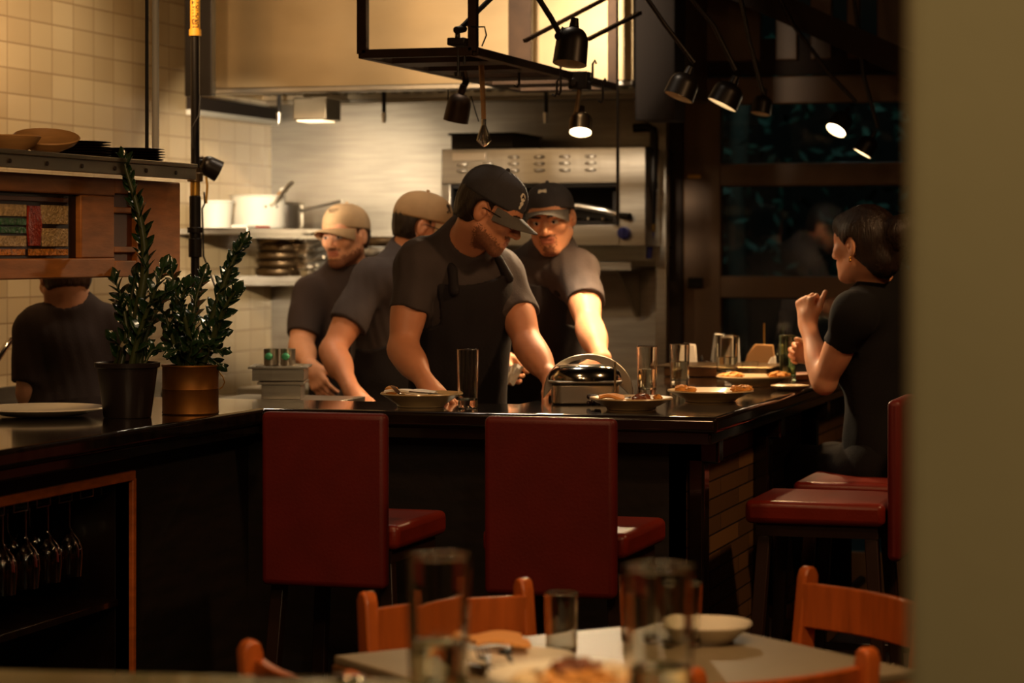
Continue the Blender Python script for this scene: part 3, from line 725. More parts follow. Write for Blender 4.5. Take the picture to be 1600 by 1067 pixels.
tag(b.build('roasting_pan','pan_black',bevel=.006),'flat black roasting pan on top of the broiler','pan')
sh = thing('landing_shelf','narrow steel shelf mounted on the wall under the broiler','shelf',(U(945,9.55),9.75,Z(422,9.55)))
b = MB(); b.box((U(760,9.55),9.55,Z(422,9.55)),(U(986,9.55),VB-.005,Z(417,9.55))); b.box((U(760,9.55),9.55,Z(422,9.55)),(U(986,9.55),9.56,Z(409,9.55))); b.build('board','steel',sh,bevel=.002)
for px in (800,960): b = MB(); x = U(px,9.6); b.prism([(0,0),(.36,0),(.36,-.2),(.33,-.2)],(x,9.62,Z(422,9.55)),(0,1,0),(0,0,1),.012); b.build('bracket','steel_dull',sh)
g = thing('gas_pipe','dark gas pipe with brass coupling and blue hose end right of the broiler','pipe',WV(1018,405,9.62))
q = lambda px, py: WV(px,py,9.62)
b = MB(); b.tube([q(990,200),q(1012,199),q(1021,203),q(1022,215),q(1020,290),q(1017,350)],.019,12); b.build('pipe_run','black_metal',g)
b = MB(); b.cone(q(1018.5,284),q(1018.2,294),.026,n=12); b.build('union_nut','black_metal',g)
b = MB(); b.cone(q(1016.5,350),q(1016,362),.022,n=12); b.build('brass_coupling','brass',g)
b = MB(); b.cone(q(1016,362),q(1014,404),.017,.012,12); b.build('hose_end','blue_plastic',g)
b = MB(); b.box((WV(1024,300,9.75).x,9.75,0),(WV(1041,300,9.75).x,9.8,2.12)); tag(b.build('steel_post','steel',bevel=.004),'pale upright steel strip beside the gas pipe and the dark window frame','post')

# ================================================================ kitchen shelves, pots, cook line
b = MB(); b.box((UL,8.95,1.562),(-3.845,9.78,1.586)); b.box((-3.855,8.95,1.545),(-3.845,9.78,1.586)); tag(b.build('pot_shelf','steel',bevel=.002),'steel wall shelf holding the white saucepan at the left corner','shelf')
b = MB(); b.box((UL,9.6,1.362),(-3.34,VB,1.386)); b.box((UL,9.6,1.345),(-3.34,9.61,1.386)); tag(b.build('pan_shelf','steel',bevel=.002),'lower steel shelf stacked with frying pans behind the cooks','shelf')
def saucepan(label, c, r, hgt, body, hdir, hl, cat='saucepan', grp=None, rise=.35, hr=.011, n_rivet=3, hmat='alu', nm='saucepan'):
    t = thing(nm, label, cat, c, grp); b = MB(); c = Vector(c)
    b.lathe([(0,0),(r*.93,0),(r*.97,.006),(r,.015),(r,hgt-.006),(r+.006,hgt),(r+.004,hgt+.003),(r-.004,hgt-.002),(r-.006,.012),(0,.008)],c,None,40); b.build('pan',body,t)
    hd = Vector(hdir).normalized(); a = c+hd*(r-.002)+Vector((0,0,hgt*.72))
    b = MB(); b.tube([a,a+hd*.03+Vector((0,0,.008)),a+hd*hl*.6+Vector((0,0,hl*rise*.6)),a+hd*hl+Vector((0,0,hl*rise))],[hr*1.25,hr*.8,hr,hr*1.1],10,flat=.6); b.build('handle',hmat,t)
    sd = hd.cross(Vector((0,0,1)))
    for i in range(n_rivet):
        p = a+sd*(i-1)*.026-hd*.004+Vector((0,0,-.008)); b = MB(); b.ball(p,.007,10); b.build('rivet','chrome',t)
    return t
c = W(403,356,10.02); c.z = 1.587
saucepan('large white saucepan on the upper shelf, brightly lit by the clip lamp',c,.112,.135,'white_paint',D(.55,-.75,0),.16,rise=.55)
c = W(438,356,10.36); c.z = 1.587
saucepan('steel saucepan tucked behind the white one with long handle pointing right',c,.098,.11,'alu',D(1,-.12,0),.17,rise=.24)
c = W(337,356,9.72); c.z = 1.587
b = MB(); b.lathe([(0,0),(.062,0),(.072,.10),(.076,.102),(.076,.11),(.07,.11),(.06,.01),(0,.008)],c,None,32); tag(b.build('tub','white_paint'),'plain white tub on the upper shelf left of the saucepan','tub')
c = W(398,356,10.02); c.z = 1.587
for i, (px, dd, dx) in enumerate(((392,10.0,.5),(400,9.98,.62))):
    a = W(px,332,dd); 
sp = thing('wooden_spoon','pale spoon sticking out of the white saucepan','spoon',c+Vector((0,0,.02)))
b = MB(); b.tube([c+Vector((0,0,.02)),W(428,312,9.98),W(441,298,9.95)],[.008,.009,.010],8,flat=.6); b.build('handle','wood_bowl',sp); b = MB(); b.ball(W(443,297,9.95),(.018,.014,.012),12); b.build('handle_end','white_paint',sp)
a = W(312,359,9.55); e = W(418,358,9.72); zz = 1.587
b = MB(); b.bar((-3.90,8.98,zz+.012),(-3.88,9.30,zz+.012),.05,.02); b.build('tray','white_paint') if 0 else None
tg = thing('wrapped_packet','flat white packet with red print lying on the front of the upper shelf','packet',(-3.90,9.1,1.587))
b = MB(); b.box((-3.94,8.97,1.5875),(-3.855,9.33,1.60)); b.build('wrapper','paper',tg,bevel=.004)
b = MB(); b.box((-3.956+.1,9.06,1.589),(-3.853,9.24,1.597)); b.build('red_print','red_plastic',tg)
# stacked frying pans
ang0 = [(.9,-.5),(.95,-.3),(.8,-.65),(.97,-.2),(.85,-.55)]
for i in range(5):
    c = W(440,414,10.42); c.z = 1.387+.0345*i; c.x += (-.006,.004,0,.007,-.003)[i]
    pos = ('lowest','second lowest','middle','second from top','topmost')[i]
    saucepan(f'dark steel frying pan, {pos} of the left stack on the lower shelf',c,.108,.032,'pan_steel',D(ang0[i][0],ang0[i][1],0),.085,'frying pan','frying pans stacked on the lower shelf',.28,.010,2,'alu','frying_pan')
for i in range(4):
    c = W(597,414,10.16); c.z = 1.387+.042*i; c.x += (0,.006,-.004,.004)[i]
    pos = ('lowest','second','third','topmost')[i]
    saucepan(f'brown worn frying pan, {pos} of the right stack behind the tan caps',c,.125,.038,('pan_steel','pan_steel','alu','pan_steel')[i],D((-.4,.5,-.9,-.75)[i],(-.9,-.8,-.3,-.66)[i],0),.14,'frying pan','frying pans stacked behind the cooks',.42,.010,2,('alu','alu','black_metal','alu')[i],'frying_pan')
c = W(500,416,10.15); c.z = 1.387
saucepan('shallow pale pan between the two pan stacks on the lower shelf',c,.085,.03,'alu',D(-.2,-1,0),.07,'frying pan',None,.3,.01,3,'alu','frying_pan')
# cook line: stoves under the hood and left worktop
ck = thing('cook_line','stainless steel cooking range along the back wall under the hood','range',(-3.2,9.55,0))
b = MB(); b.box((-4.0,9.22,.1),(-2.42,VB-.02,.9)); b.build('body','steel_dull',ck,bevel=.006)
b = MB(); b.box((-4.0,9.20,.9),(-2.42,VB-.02,.93)); b.build('worktop','steel',ck,bevel=.004)
for i in range(4): b = MB(); x = -3.85+i*.38; b.cone((x,9.215,.82),(x,9.18,.82),.024,n=16); b.build('knob','black_metal',ck)
lw = thing('left_worktop','low steel worktop along the tiled wall behind the plants','worktop',(-3.95,8.2,0))
b = MB(); b.box((UL+.005,6.6,.86),(-3.86,9.18,.90)); b.build('top','steel_dull',lw,bevel=.004)
b = MB(); b.box((UL+.005,6.62,.05),(-3.88,9.16,.86)); b.build('cabinet','steel_dull',lw,bevel=.004)
b = MB(); b.box((UL+.001,6.6,.90),(UL+.02,9.18,1.02)); b.build('upstand','steel',lw)
# inner work counter in front of the cooks (lower than the bar top)
ic = thing('prep_counter','low stainless steel prep counter behind the bar in front of the cooks','counter',(-2.75,6.95,0))
b = MB(); b.box((-3.38,6.76,.96),(-2.06,7.02,.985)); b.build('top','steel',ic,bevel=.003)
b = MB(); b.box((-3.36,6.78,.05),(-2.08,6.98,.96)); b.build('cabinet','steel_dull',ic)
# steel containers with green labels on a pan stack, left end
pb = WZ(438,612,.99)
def gn_pan(label, c, su, sv, h, m, rot=0):
    t = MB(); c = Vector(c); R = Matrix.Rotation(rot,3,'Z'); cc = c+Vector((0,0,h/2))
    t.box(c+Vector((-su,-sv,0)),c+Vector((su,sv,h*.85)),0,R,cc); t.box(c+Vector((-su-.012,-sv-.012,h*.85)),c+Vector((su+.012,sv+.012,h)),0,R,cc); t.box(c+Vector((-su+.01,-sv+.01,h)),c+Vector((su-.01,sv-.01,h+.002)),1,R,cc)
    return tag(t.build('food_pan',[m,'steel_dull'],bevel=.004),label,'food pan')
c = W(442,604,7.62); c.z = .986
c = Vector((-3.02,6.9,.986))
wc = W(443,603,7.75); base = Vector((wc.x,wc.y,.93))
st = thing('steel_stand','low steel undershelf stand carrying the food pans at the prep line','stand',(wc.x,wc.y,0))
b = MB(); b.box((wc.x-.2,wc.y-.16,1.0),(wc.x+.22,wc.y+.16,1.025)); b.build('top','steel',st,bevel=.003)
for a_, b_ in ((-1,-1),(1,-1),(-1,1),(1,1)):
    q_ = MB(); q_.cone((wc.x+a_*.17,wc.y+b_*.13,0),(wc.x+a_*.17,wc.y+b_*.13,1.0),.014,n=10); q_.build('leg','steel_dull',st)
gn_pan('lower of two steel food pans stacked behind the bar',(wc.x,wc.y,1.026),.062,.09,.055,'steel',.3)
gn_pan('upper of two steel food pans with the green labelled tins on it',(wc.x-.01,wc.y,1.084),.082,.09,.045,'steel',.3)
for i, px in enumerate((424,450)):
    c = W(px,566,7.72); c.z = 1.132
    t = thing('steel_tin',('left','right')[i]+' small steel tin with green label standing on the stacked food pans','tin',c,'green labelled tins')
    b = MB(); b.lathe([(0,0),(.024,0),(.0245,.05),(.026,.052),(.0235,.052),(.023,.004),(0,.004)],c,None,24); b.build('can','alu',t)
    b = MB(); k = D(-.25,-1,0).normalized(); b.ball(c+k*.0235+Vector((0,0,.028)),(.0135,.0135,.012),12); b.build('label','green_label',t)
# squeeze bottle and hose at far left
fa = thing('spray_tap','curved chrome tap at the sink left of the crouched cook','tap',Vector((-3.98,7.15,.90)))
b = MB(); o_ = Vector((-3.98,7.15,.9)); b.tube([o_,o_+Vector((0,0,.22)),o_+Vector((.03,.06,.30)),o_+Vector((.08,.16,.31)),o_+Vector((.1,.22,.25))],.012,10); b.build('spout','chrome',fa)
b = MB(); b.cone(o_,o_+Vector((0,0,.04)),.028,.022,16); b.build('base','chrome',fa)
# small dark door knob shape on the worktop
c = WU(385,602,-4.05); c.z = .901
b = MB(); b.lathe([(0,0),(.02,0),(.024,.03),(.016,.05),(0,.056)],(-4.08,8.7,.901),None,16); tag(b.build('timer','rubber'),'small dark domed timer on the left worktop','timer')

# ================================================================ pole with lettering and clip lamp
pd = 7.9
pl = thing('service_pole','dark vertical pipe with yellow lettered sleeve left of the hood','pole',W(305,640,pd))
P = lambda px, py, d=pd: W(px,py,d)
zt = 3.2; px_ = P(305,100); r0 = .0145
b = MB(); b.cone((px_.x,px_.y,.9),(px_.x,px_.y,zt),r0,n=18); b.build('pipe','black_metal',pl)
b = MB(); b.cone((px_.x,px_.y,P(0,46).z),(px_.x,px_.y,P(0,-60).z),r0+.0015,n=20); sl = b.build('sleeve','yellow_label',pl)
b = MB(); b.cone((px_.x,px_.y,P(0,56).z),(px_.x,px_.y,P(0,46).z),r0+.0055,n=20); b.build('sleeve_collar','yellow_label',sl)
# lettering: reads upward on the sleeve
LT = {'U':[[(0,1),(0,.2),(.25,0),(.75,0),(1,.2),(1,1)]],'R':[[(0,0),(0,1),(.8,1),(1,.75),(.8,.5),(0,.5)],[(.4,.5),(1,0)]],'A':[[(0,0),(.5,1),(1,0)],[(.2,.4),(.8,.4)]],'N':[[(0,0),(0,1),(1,0),(1,1)]],
      'T':[[(0,1),(1,1)],[(.5,1),(.5,0)]],'I':[[(.5,0),(.5,1)]],'O':[[(.2,0),(0,.3),(0,.7),(.2,1),(.8,1),(1,.7),(1,.3),(.8,0),(.2,0)]],'M':[[(0,0),(0,1),(.5,.4),(1,1),(1,0)]]}
b = MB(); rr = r0+.0024; zz = P(0,43).z
camdir = Vector((px_.x,px_.y,0)).normalized(); ang_c = math.atan2(-camdir.y,-camdir.x)
for ch in 'URANATION':
    for ln in LT[ch]:
        pts = []
        for x, y in ln:
            a = ang_c+(.5-y)*1.2
            pts.append((px_.x+rr*math.cos(a), px_.y+rr*math.sin(a), zz+x*.0105))
        b.tube(pts,.0019,5)
    zz += .0150
b.build('lettering','ink',sl)
for y0, y1, rad, mm in ((270,284,.026,'pan_steel'),(284,306,.0165,'brass'),(306,372,.019,'black_metal'),(355,364,.026,'black_metal'),(372,402,.022,'black_metal')):
    b = MB(); b.cone((px_.x,px_.y,P(0,y1).z),(px_.x,px_.y,P(0,y0).z),rad,n=18); b.build('fitting',mm,pl,bevel=.002)
b = MB(); b.tube([P(313,150),P(311,180,pd-.03),P(300,200,pd-.04),P(302,232,pd-.03)],.003,6); b.tube([P(319,300),P(320,318),P(316,326),P(318,400),P(330,432),P(345,470)],.003,6); b.build('cable','rubber',pl)

def lamp_head(name, label, pos, axis, L, r, inner='lamp_inner', lit=0, parent=None, shell='lamp_black', grp=None):
    """bullet shade: pos = mouth centre, axis = direction light leaves"""
    ax = Vector(axis).normalized(); R = frame_z(-ax); t = parent or thing(name,label,'lamp',pos,grp)
    b = MB(); k = 12; prof = []
    for i in range(k+1):
        a = i/k; prof.append((r*(1-.10*a)*(1-max(0,(a-.55)/.45)**2.4)**.5 if a < 1 else 0, L*a))
    inn = [(max(0,p[0]-.004), p[1]*.97-.0) for p in prof]
    b.lathe(prof,pos,R,36); b.lathe([(r,0),(r-.004,0)],pos,R,36); b.build('shade',shell,t)
    b = MB(); b.lathe([(max(0,q-.003),z*.95+.001) for q, z in prof],pos,R,36); b.build('reflector',inner,t)
    p = Vector(pos)
    if lit: b = MB(); b.lathe([(0,0),(r*.9,0)],p-ax*.012,R,28); b.lathe([(r*.9,0),(r*.9,.004),(0,.004)],p-ax*.012,R,28); b.build('bulb','bulb' if lit == 1 else 'bulb_small',t)
    else: b = MB(); b.ball(p-ax*L*.3,r*.35,12); b.build('bulb','lamp_inner',t)
    b = MB(); b.cone(p-ax*L*.98,p-ax*(L+.025),r*.3,r*.22,14); b.build('socket',shell,t)
    return t
cl = lamp_head('clip_lamp','small dark clip lamp on the pole pointing right at the saucepans',W(342,268,7.98),D(.82,.25,-.42),.07,.036)
b = MB(); b.tube([P(305,262),P(309,247),W(316,246,7.93)],.006,8); b.cone((px_.x,px_.y,P(0,276).z),(px_.x,px_.y,P(0,262).z),.021,n=16); b.build('clamp','pan_steel',cl)
b = MB(); b.tube([W(322,276,7.95),W(324,290,7.95),W(322,318,7.95)],.004,6); b.build('pull','brass',cl)

# ================================================================ hanging shelf and stained glass cabinet over the left bar wing
cu = -2.95; cv0, cv1, cz0, cz1 = 4.6, 6.376, 1.425, 1.693
cb = thing('stained_glass_cabinet','wooden wall cabinet with stained glass front hanging above the bar','cabinet',(cu-.15,5.5,cz0))
def vz(px, py, u=cu): p = WU(px,py,u); return p.y, p.z
v_s0 = vz(178,350)[0]; v_w = vz(126,350)[0]; zt_, zb_ = vz(60,301)[1], vz(60,404)[1]
b = MB(); b.box((cu-.30,cv0,cz0),(cu-.02,cv1,cz1)); b.build('body','cab_wood',cb,bevel=.003)
b = MB(); b.box((cu-.02,cv0,zt_),(cu+.004,v_s0,cz1)); b.box((cu-.02,cv0,cz0),(cu+.004,v_s0,zb_)); b.box((cu-.02,v_w,zb_),(cu+.002,v_s0,zt_)); b.build('door_frame','cab_wood',cb,bevel=.004)
b = MB(); v1_ = vz(212,350)[0]
b.box((cu-.02,v1_,cz0),(cu+.003,cv1,cz1)); b.build('end_panel','cab_wood',cb,bevel=.004)
for z0_, z1_ in ((cz1-.04,cz1),(cz0,cz0+.045)):
    b = MB(); b.box((cu-.02,v_s0,z0_),(cu+.003,v1_,z1_)); b.build('post_block','cab_wood',cb,bevel=.003)
for py in (328,390):
    y0, z_ = vz(180,py); b = MB(); b.box((cu-.02,v_s0,z_-.008),(cu+.001,v1_,z_+.008)); b.build('moulding','cab_wood',cb,bevel=.003)
b = MB(); b.box((cu-.02,v_s0,cz0+.045),(cu-.012,v1_,cz1-.04)); b.build('sunk_panel','cab_wood_dark',cb)
gl = MB(); gl.box((cu-.019,cv0,zb_),(cu-.014,v_w,zt_)); sgw = gl.build('leaded_window','lead',cb)
def pane(x0, y0, x1, y1, m, lab=None):
    a = vz(x0,(y0+y1)/2)[0]; c = vz(x1,(y0+y1)/2)[0]; xm = (x0+x1)/2
    zt2, zb2 = vz(xm,y0)[1], vz(xm,y1)[1]; b = MB(); b.box((cu-.0145,a+.0015,zb2+.0015),(cu-.009,c-.0015,zt2-.0015)); o = b.build('glass_pane',m,sgw,bevel=.001)
    if lab: o['label'] = lab
for (x0,y0,x1,y1,m,lab) in ((-60,317,47,338,'sg_clear','clear glass pane'),(-60,339,47,352,'sg_green','green glass pane'),(-60,353,47,365,'sg_green','green glass pane'),(-60,367,47,386,'sg_clear','clear glass pane'),
    (70,320,112,351,'sg_clear','clear glass pane'),(72,356,112,386,'sg_clear','clear glass pane'),(-60,388,45,400,'sg_amber','amber textured glass strip'),(51,388,112,400,'sg_amber','amber textured glass strip'),(-60,305,112,314,'cab_wood_dark',None)):
    pane(x0,y0,x1,y1,m,lab)
b = MB(); rd = [(50,321),(68,322),(71,352),(68,384),(52,384),(49,360)]; q = [vz(x,y) for x, y in rd]
b.prism([(y,z) for y, z in q],(cu-.0145,0,0),(0,1,0),(0,0,1),.0055); o = b.build('glass_pane','sg_red',sgw); o['label'] = 'red glass pane'
sz = 1.745
shf = thing('plate_shelf','steel edged shelf above the stained glass cabinet holding plates','shelf',(cu-.1,5.5,1.70))
b = MB(); b.box((cu-.36,4.4,sz-.012),(cu+.065,6.36,sz)); b.build('board','steel_dull',shf,bevel=.002)
b = MB(); b.box((cu+.045,4.4,1.70),(cu+.06,6.36,sz-.012)); fas = b.build('fascia','steel_dull',shf,bevel=.002)
for i in range(9): b = MB(); v = 4.7+i*.19; b.cone((cu+.06,v,1.716),(cu+.063,v,1.716),.006,n=10); b.build('rivet','ink',fas)
for v in (4.9,6.2):
    b = MB(); b.cone((cu-.15,v,1.70),(cu-.15,v,3.2),.01,n=10); 
    if v < 5: b.build('hanger_rod','black_metal',shf)
q = WU(243,200,cu-.12)
b = MB(); b.cone((q.x,q.y,sz),(q.x,q.y,3.2),.0105,n=16); b.cone((q.x,q.y,sz),(q.x,q.y,sz+.02),.02,n=16); tag(b.build('white_conduit','white_paint'),'white vertical conduit rising from the plate shelf to the ceiling','conduit')
b = MB(); b.cone((q.x-.022,q.y-.012,sz),(q.x-.022,q.y-.012,3.2),.0055,n=10); tag(b.build('hanger_rod','black_metal'),'thin dark rod beside the white conduit','rod')
# bowls and plates on the shelf
def bowl(name, label, c, r, h, m, rot=None, grp=None, cat='bowl'):
    b = MB(); R = rot; b.lathe([(0,0),(r*.45,0),(r*.5,.003),(r*.85,h*.55),(r,h),(r*.97,h+.003),(r*.82,h*.62),(r*.45,.010),(0,.009)],Vector(c),R,36)
    return tag(b.build(name,m),label,cat,grp)
c = WU(12,230,cu-.10); bowl('wooden_bowl','pale wooden bowl at the far left of the plate shelf',(c.x,c.y,sz+.002),.085,.042,'wood_bowl')
c = WU(72,234,cu-.08); bowl('wooden_bowl','tilted pale bowl leaning on the dark plates on the shelf',(c.x,c.y,sz+.0165),.088,.036,'wood_bowl',Matrix.Rotation(.24,3,'X')@Matrix.Rotation(.16,3,'Y'))
def plate_stack(cpx, cpy, r, n, hgt, label, grp, dy=0.):
    c = WU(cpx,cpy,cu-.17)
    for i in range(n):
        b = MB(); z = sz+.001+hgt*i; j = Vector((random.uniform(-.003,.003),random.uniform(-.003,.003),0))
        b.lathe([(0,0),(r*.6,0),(r*.7,.003),(r,hgt*.95),(r*.99,hgt*1.02),(r*.7,.007),(0,.006)],Vector((c.x,c.y,z))+j,None,36)
        tag(b.build('dark_plate','dark_plate'),label,'plate',grp)
plate_stack(118,232,.098,7,.0075,'one of the dark plates stacked behind the tilted bowl','dark plates behind the tilted bowl')
plate_stack(196,240,.112,6,.0075,'one of the dark plates stacked at the right end of the shelf','dark plates at the right end of the shelf')

# ================================================================ the bar
BZ = 1.05
br = thing('bar_counter','dark polished U shaped bar with plank front in front of the open kitchen','bar',(-2.4,6.5,0))
UO, UI, VF, VI, UR, URI = -2.68, -3.42, 6.36, 6.75, -1.37, -2.05
th = .045
def top_poly(poly, name):
    b = MB(); b.prism([(x,y) for x, y in poly],(0,0,BZ-th),(1,0,0),(0,1,0),th); return b.build(name,'bar_top',br,bevel=.012,seg=3)
top_poly([(UO,4.2),(UO,VF),(UR,VF),(UR,9.35),(URI,9.35),(URI,VI),(UI,VI),(UI,4.2)],'countertop')
b = MB(); b.box((UO-.03,4.22,BZ-.075),(UO-.02,VF+.02,BZ-th)); b.box((UO-.03,VF+.02,BZ-.075),(UR-.02,VF+.03,BZ-th)); b.box((UR-.03,VF+.02,BZ-.075),(UR-.02,9.3,BZ-th)); b.build('edge_moulding','bar_top',br,bevel=.006)
PV, PU, PR = VF+.12, UO-.10, UR-.12
# front panel, right wing panel
b = MB(); b.box((PU,PV,.05),(PR,PV+.04,BZ-th)); b.build('front_panel','bar_panel',br)
b = MB(); b.box((PR-.04,PV,.05),(PR,9.3,BZ-th)); b.build('side_panel','plank_wall',br)
for v in (6.52,7.45,8.3):
    b = MB(); b.box((PR,v,.05),(PR+.05,v+.07,BZ-th)); b.box((PR,v,BZ-.14),(PR+.09,v+.07,BZ-th)); b.build('corbel','bar_top',br,bevel=.008)
b = MB(); b.box((-2.62,PV-.10,.0),(PR,PV,.06)); b.build('plinth','bar_panel',br)
b = MB(); b.tube([(-2.66,PV-.14,.24),(PR+.07,PV-.14,.24)],.018,12); b.tube([(PR+.07,PV-.12,.24),(PR+.07,9.2,.24)],.018,12); b.build('foot_rail','black_metal',br)
# left wing: panel with open cubby for the wine glasses
ov1 = 5.70; oz0, oz1 = .30, .905
b = MB(); b.box((PU-.04,ov1,.05),(PU,PV+.04,BZ-th)); b.box((PU-.04,4.25,oz1+.022),(PU,ov1,BZ-th)); b.box((PU-.04,4.25,.05),(PU,ov1,oz0)); b.build('wing_panel','bar_panel',br)
b = MB(); b.box((PU-.5,4.25,oz0-.02),(PU-.04,ov1+.02,oz0)); b.box((PU-.5,4.25,oz1+.02),(PU-.04,ov1+.02,oz1+.04)); b.box((PU-.52,4.25,oz0),(PU-.5,ov1+.02,oz1+.02)); b.box((PU-.5,ov1,oz0),(PU-.04,ov1+.02,oz1+.02)); b.build('cubby','dark_wood',br)
b = MB(); b.box((PU-.5,4.25,.575),(PU-.03,ov1,.595)); b.build('cubby_shelf','dark_wood',br,bevel=.003)
b = MB(); b.box((PU-.04,4.25,oz1),(PU+.012,ov1+.016,oz1+.022)); b.box((PU-.04,ov1,.05),(PU+.012,ov1+.016,oz1)); b.build('cubby_trim','trim_wood',br,bevel=.002)
gr = thing('glass_rack','wire hanging rack under the top of the bar cubby','rack',(PU-.2,5.2,oz1-.02))
for i in range(7):
    v = 4.95+i*.115
    if v > ov1-.03: break
    b = MB(); w = .036
    for du in (-.05,-.16,-.27):
        x = PU+du; b.tube([(x,v,oz1+.02),(x,v,oz1-.034),(x,v+w*1.9,oz1-.034),(x,v+w*1.9,oz1+.02)],.0022,6)
    b.tube([(PU-.05,v,oz1-.034),(PU-.3,v,oz1-.034)],.0022,6); b.tube([(PU-.05,v+w*1.9,oz1-.034),(PU-.3,v+w*1.9,oz1-.034)],.0022,6); b.build('wire_channel','chrome',gr)
wg = thing('wine_glass','upside down wine glass hanging in the cubby under the bar','wine glass',(0,0,0),'wine glasses hanging in the bar cubby')
b = MB(); b.lathe([(.034,.205),(.033,.208),(.006,.203),(.0035,.195),(.0035,.125),(.012,.112),(.028,.094),(.036,.072),(.037,.05),(.033,.0),(.0318,.0),(.0355,.05),(.0345,.071),(.027,.091),(.010,.109),(0,.112)],(0,0,0),None,28); b.lathe([(0,.2),(.034,.205)],(0,0,0),None,28); b.build('bowl_and_stem','glass',wg)
k = 0
for i in range(7):
    for j in range(2):
        v = 4.985+i*.115+(.012 if j else 0); 
        if v > ov1-.06: continue
        p = (PU-.10-.12*j, v, oz1-.034-.208+.006)
        if k == 0: place(wg,p); k = 1
        else: dup(wg,p)
# ================================================================ bar stools
def bar_stool():
    t = thing('bar_stool','', 'stool', (0,0,0), 'red bar stools')
    b = MB(); b.box((-.17,-.235,.64),(.17,-.195,1.085)); b.build('backrest','red_leather',t,bevel=.016,seg=4)
    b = MB(); b.box((-.19,-.19,.735),(.19,.2,.80)); b.build('seat','seat_leather',t,bevel=.018,seg=4)
    b = MB(); b.box((-.165,-.17,.70),(.165,.17,.735)); b.build('seat_frame','stool_leg',t)
    for x, y in ((-1,-1),(1,-1),(-1,1),(1,1)):
        b = MB(); b.bar((x*.145,y*.15,.70),(x*.19,y*.195,0),.036,.036); b.build('leg','stool_leg',t,bevel=.003)
    b = MB()
    for x in (-1,1): b.bar((x*.174,-.18,.25),(x*.174,.18,.25),.02)
    b.bar((-.174,.18,.22),(.174,.18,.22),.024); b.bar((-.17,-.178,.30),(.17,-.178,.30),.02); b.build('stretcher','stool_leg',t)
    return t
st = bar_stool()
p = WZ(508,915,.64); q = WV(508,700,5.76); c0 = Vector((q.x,5.76+.215,0))
q2 = WV(863,700,5.76); c1 = Vector((q2.x,5.76+.215,0))
place(st,(c0.x,c0.y,0),0); st['label'] = 'red leather bar stool at the left of the bar front, back to the camera'
dup(st,(c1.x,c1.y,0),math.radians(-1),'red leather bar stool at the bar front near the steel press, back to the camera')
dup(st,(-1.155,6.84,0),PI/2,'empty red bar stool seen side on at the right wing of the bar')
dup(st,(-1.125,7.42,0),PI/2,'red bar stool under the seated woman in the black dress')
# ================================================================ things on the bar
def on(px, py, z=BZ): return WZ(px,py,z)
def plate(label, c, r, h=.032, m='porcelain', cat='plate', nm='plate', grp=None):
    t = thing(nm,label,cat,c,grp); b = MB(); c = Vector(c)
    b.lathe([(0,.004),(r*.52,.004),(r*.54,0),(r*.58,0),(r*.6,.006),(r*.8,h*.6),(r,h),(r*.985,h+.004),(r*.78,h*.66),(r*.6,.010),(0,.010)],c,None,48); b.build('dish',m,t); return t
def fork(label, p0, p1, up=Vector((0,0,1)), cat='fork', grp=None, s=1., m='chrome'):
    """p0 = tip of the tines, p1 = end of the handle"""
    p0 = Vector(p0); p1 = Vector(p1); d = (p1-p0).normalized(); L = (p1-p0).length; sd = d.cross(up).normalized(); n = sd.cross(d).normalized()*-1
    t = thing('fork',label,cat,p1,grp); b = MB()
    for i in range(4):
        o = sd*(i-1.5)*.0062*s; b.tube([p0+o+n*-.002,p0+o+d*.045*s+n*.004,p0+o*.9+d*.055*s+n*.004],[.0012,.0018,.0018],6)
    b.build('tines',m,t); b = MB()
    b.tube([p0+d*.052*s+n*.004,p0+d*.07*s+n*.003,p0+d*.085*s],[.0125*s,.010*s,.004],10,flat=.22); b.tube([p0+d*.08*s,p0+d*L*.7+n*.004,p1],[.0032,.0038,.0068],8,flat=.45); b.build('handle',m,t); return t
def tall_glass(label, c, r=.031, h=.172, fill=0., m='glass', cat='glass', nm='drinking_glass', grp=None, base=.022):
    t = thing(nm,label,cat,c,grp); c = Vector(c); b = MB(); w = .0028
    ro = lambda z: r*.9+r*.1*z/h
    zo = [.006,.009]+[.02+(h-.03)*i/5 for i in range(6)]+[h-.004,h-.002]; zi = [base+.007,base+.010]+[base+.02+(h-base-.03)*i/5 for i in range(6)]+[h-.004,h-.002]
    b.lathe([(0,.001),(r*.84,.001),(r*.87,.002)]+[(ro(z),z) for z in zo]+[(r-w*.25,h-.0004),(r-w*.5,h),(r-w*.75,h-.0004)]+[(ro(z)-w,z) for z in zi[::-1]]+[(r*.9-w*1.4,base+.003),(r*.74,base+.0008),(r*.6,base),(0,base)],c,None,64); b.build('tumbler',m,t)
    if fill:
        f = h*fill; rt = r*.9+(r*.1)*fill-w-.0004
        b = MB(); b.lathe([(0,base+.0006),(r*.6,base+.0008),(r*.74,base+.0016),(r*.9-w*1.4-.0004,base+.0036)]+[(ro(z)-w-.0004,z) for z in [base+.0075,base+.0105]+[base+.02+(f-base-.024)*i/4 for i in range(5)]+[f-.002]]+[(rt-.0004,f-.0005),(rt-.002,f),(0,f)],c,None,64); b.build('drink','water',t)
    return t
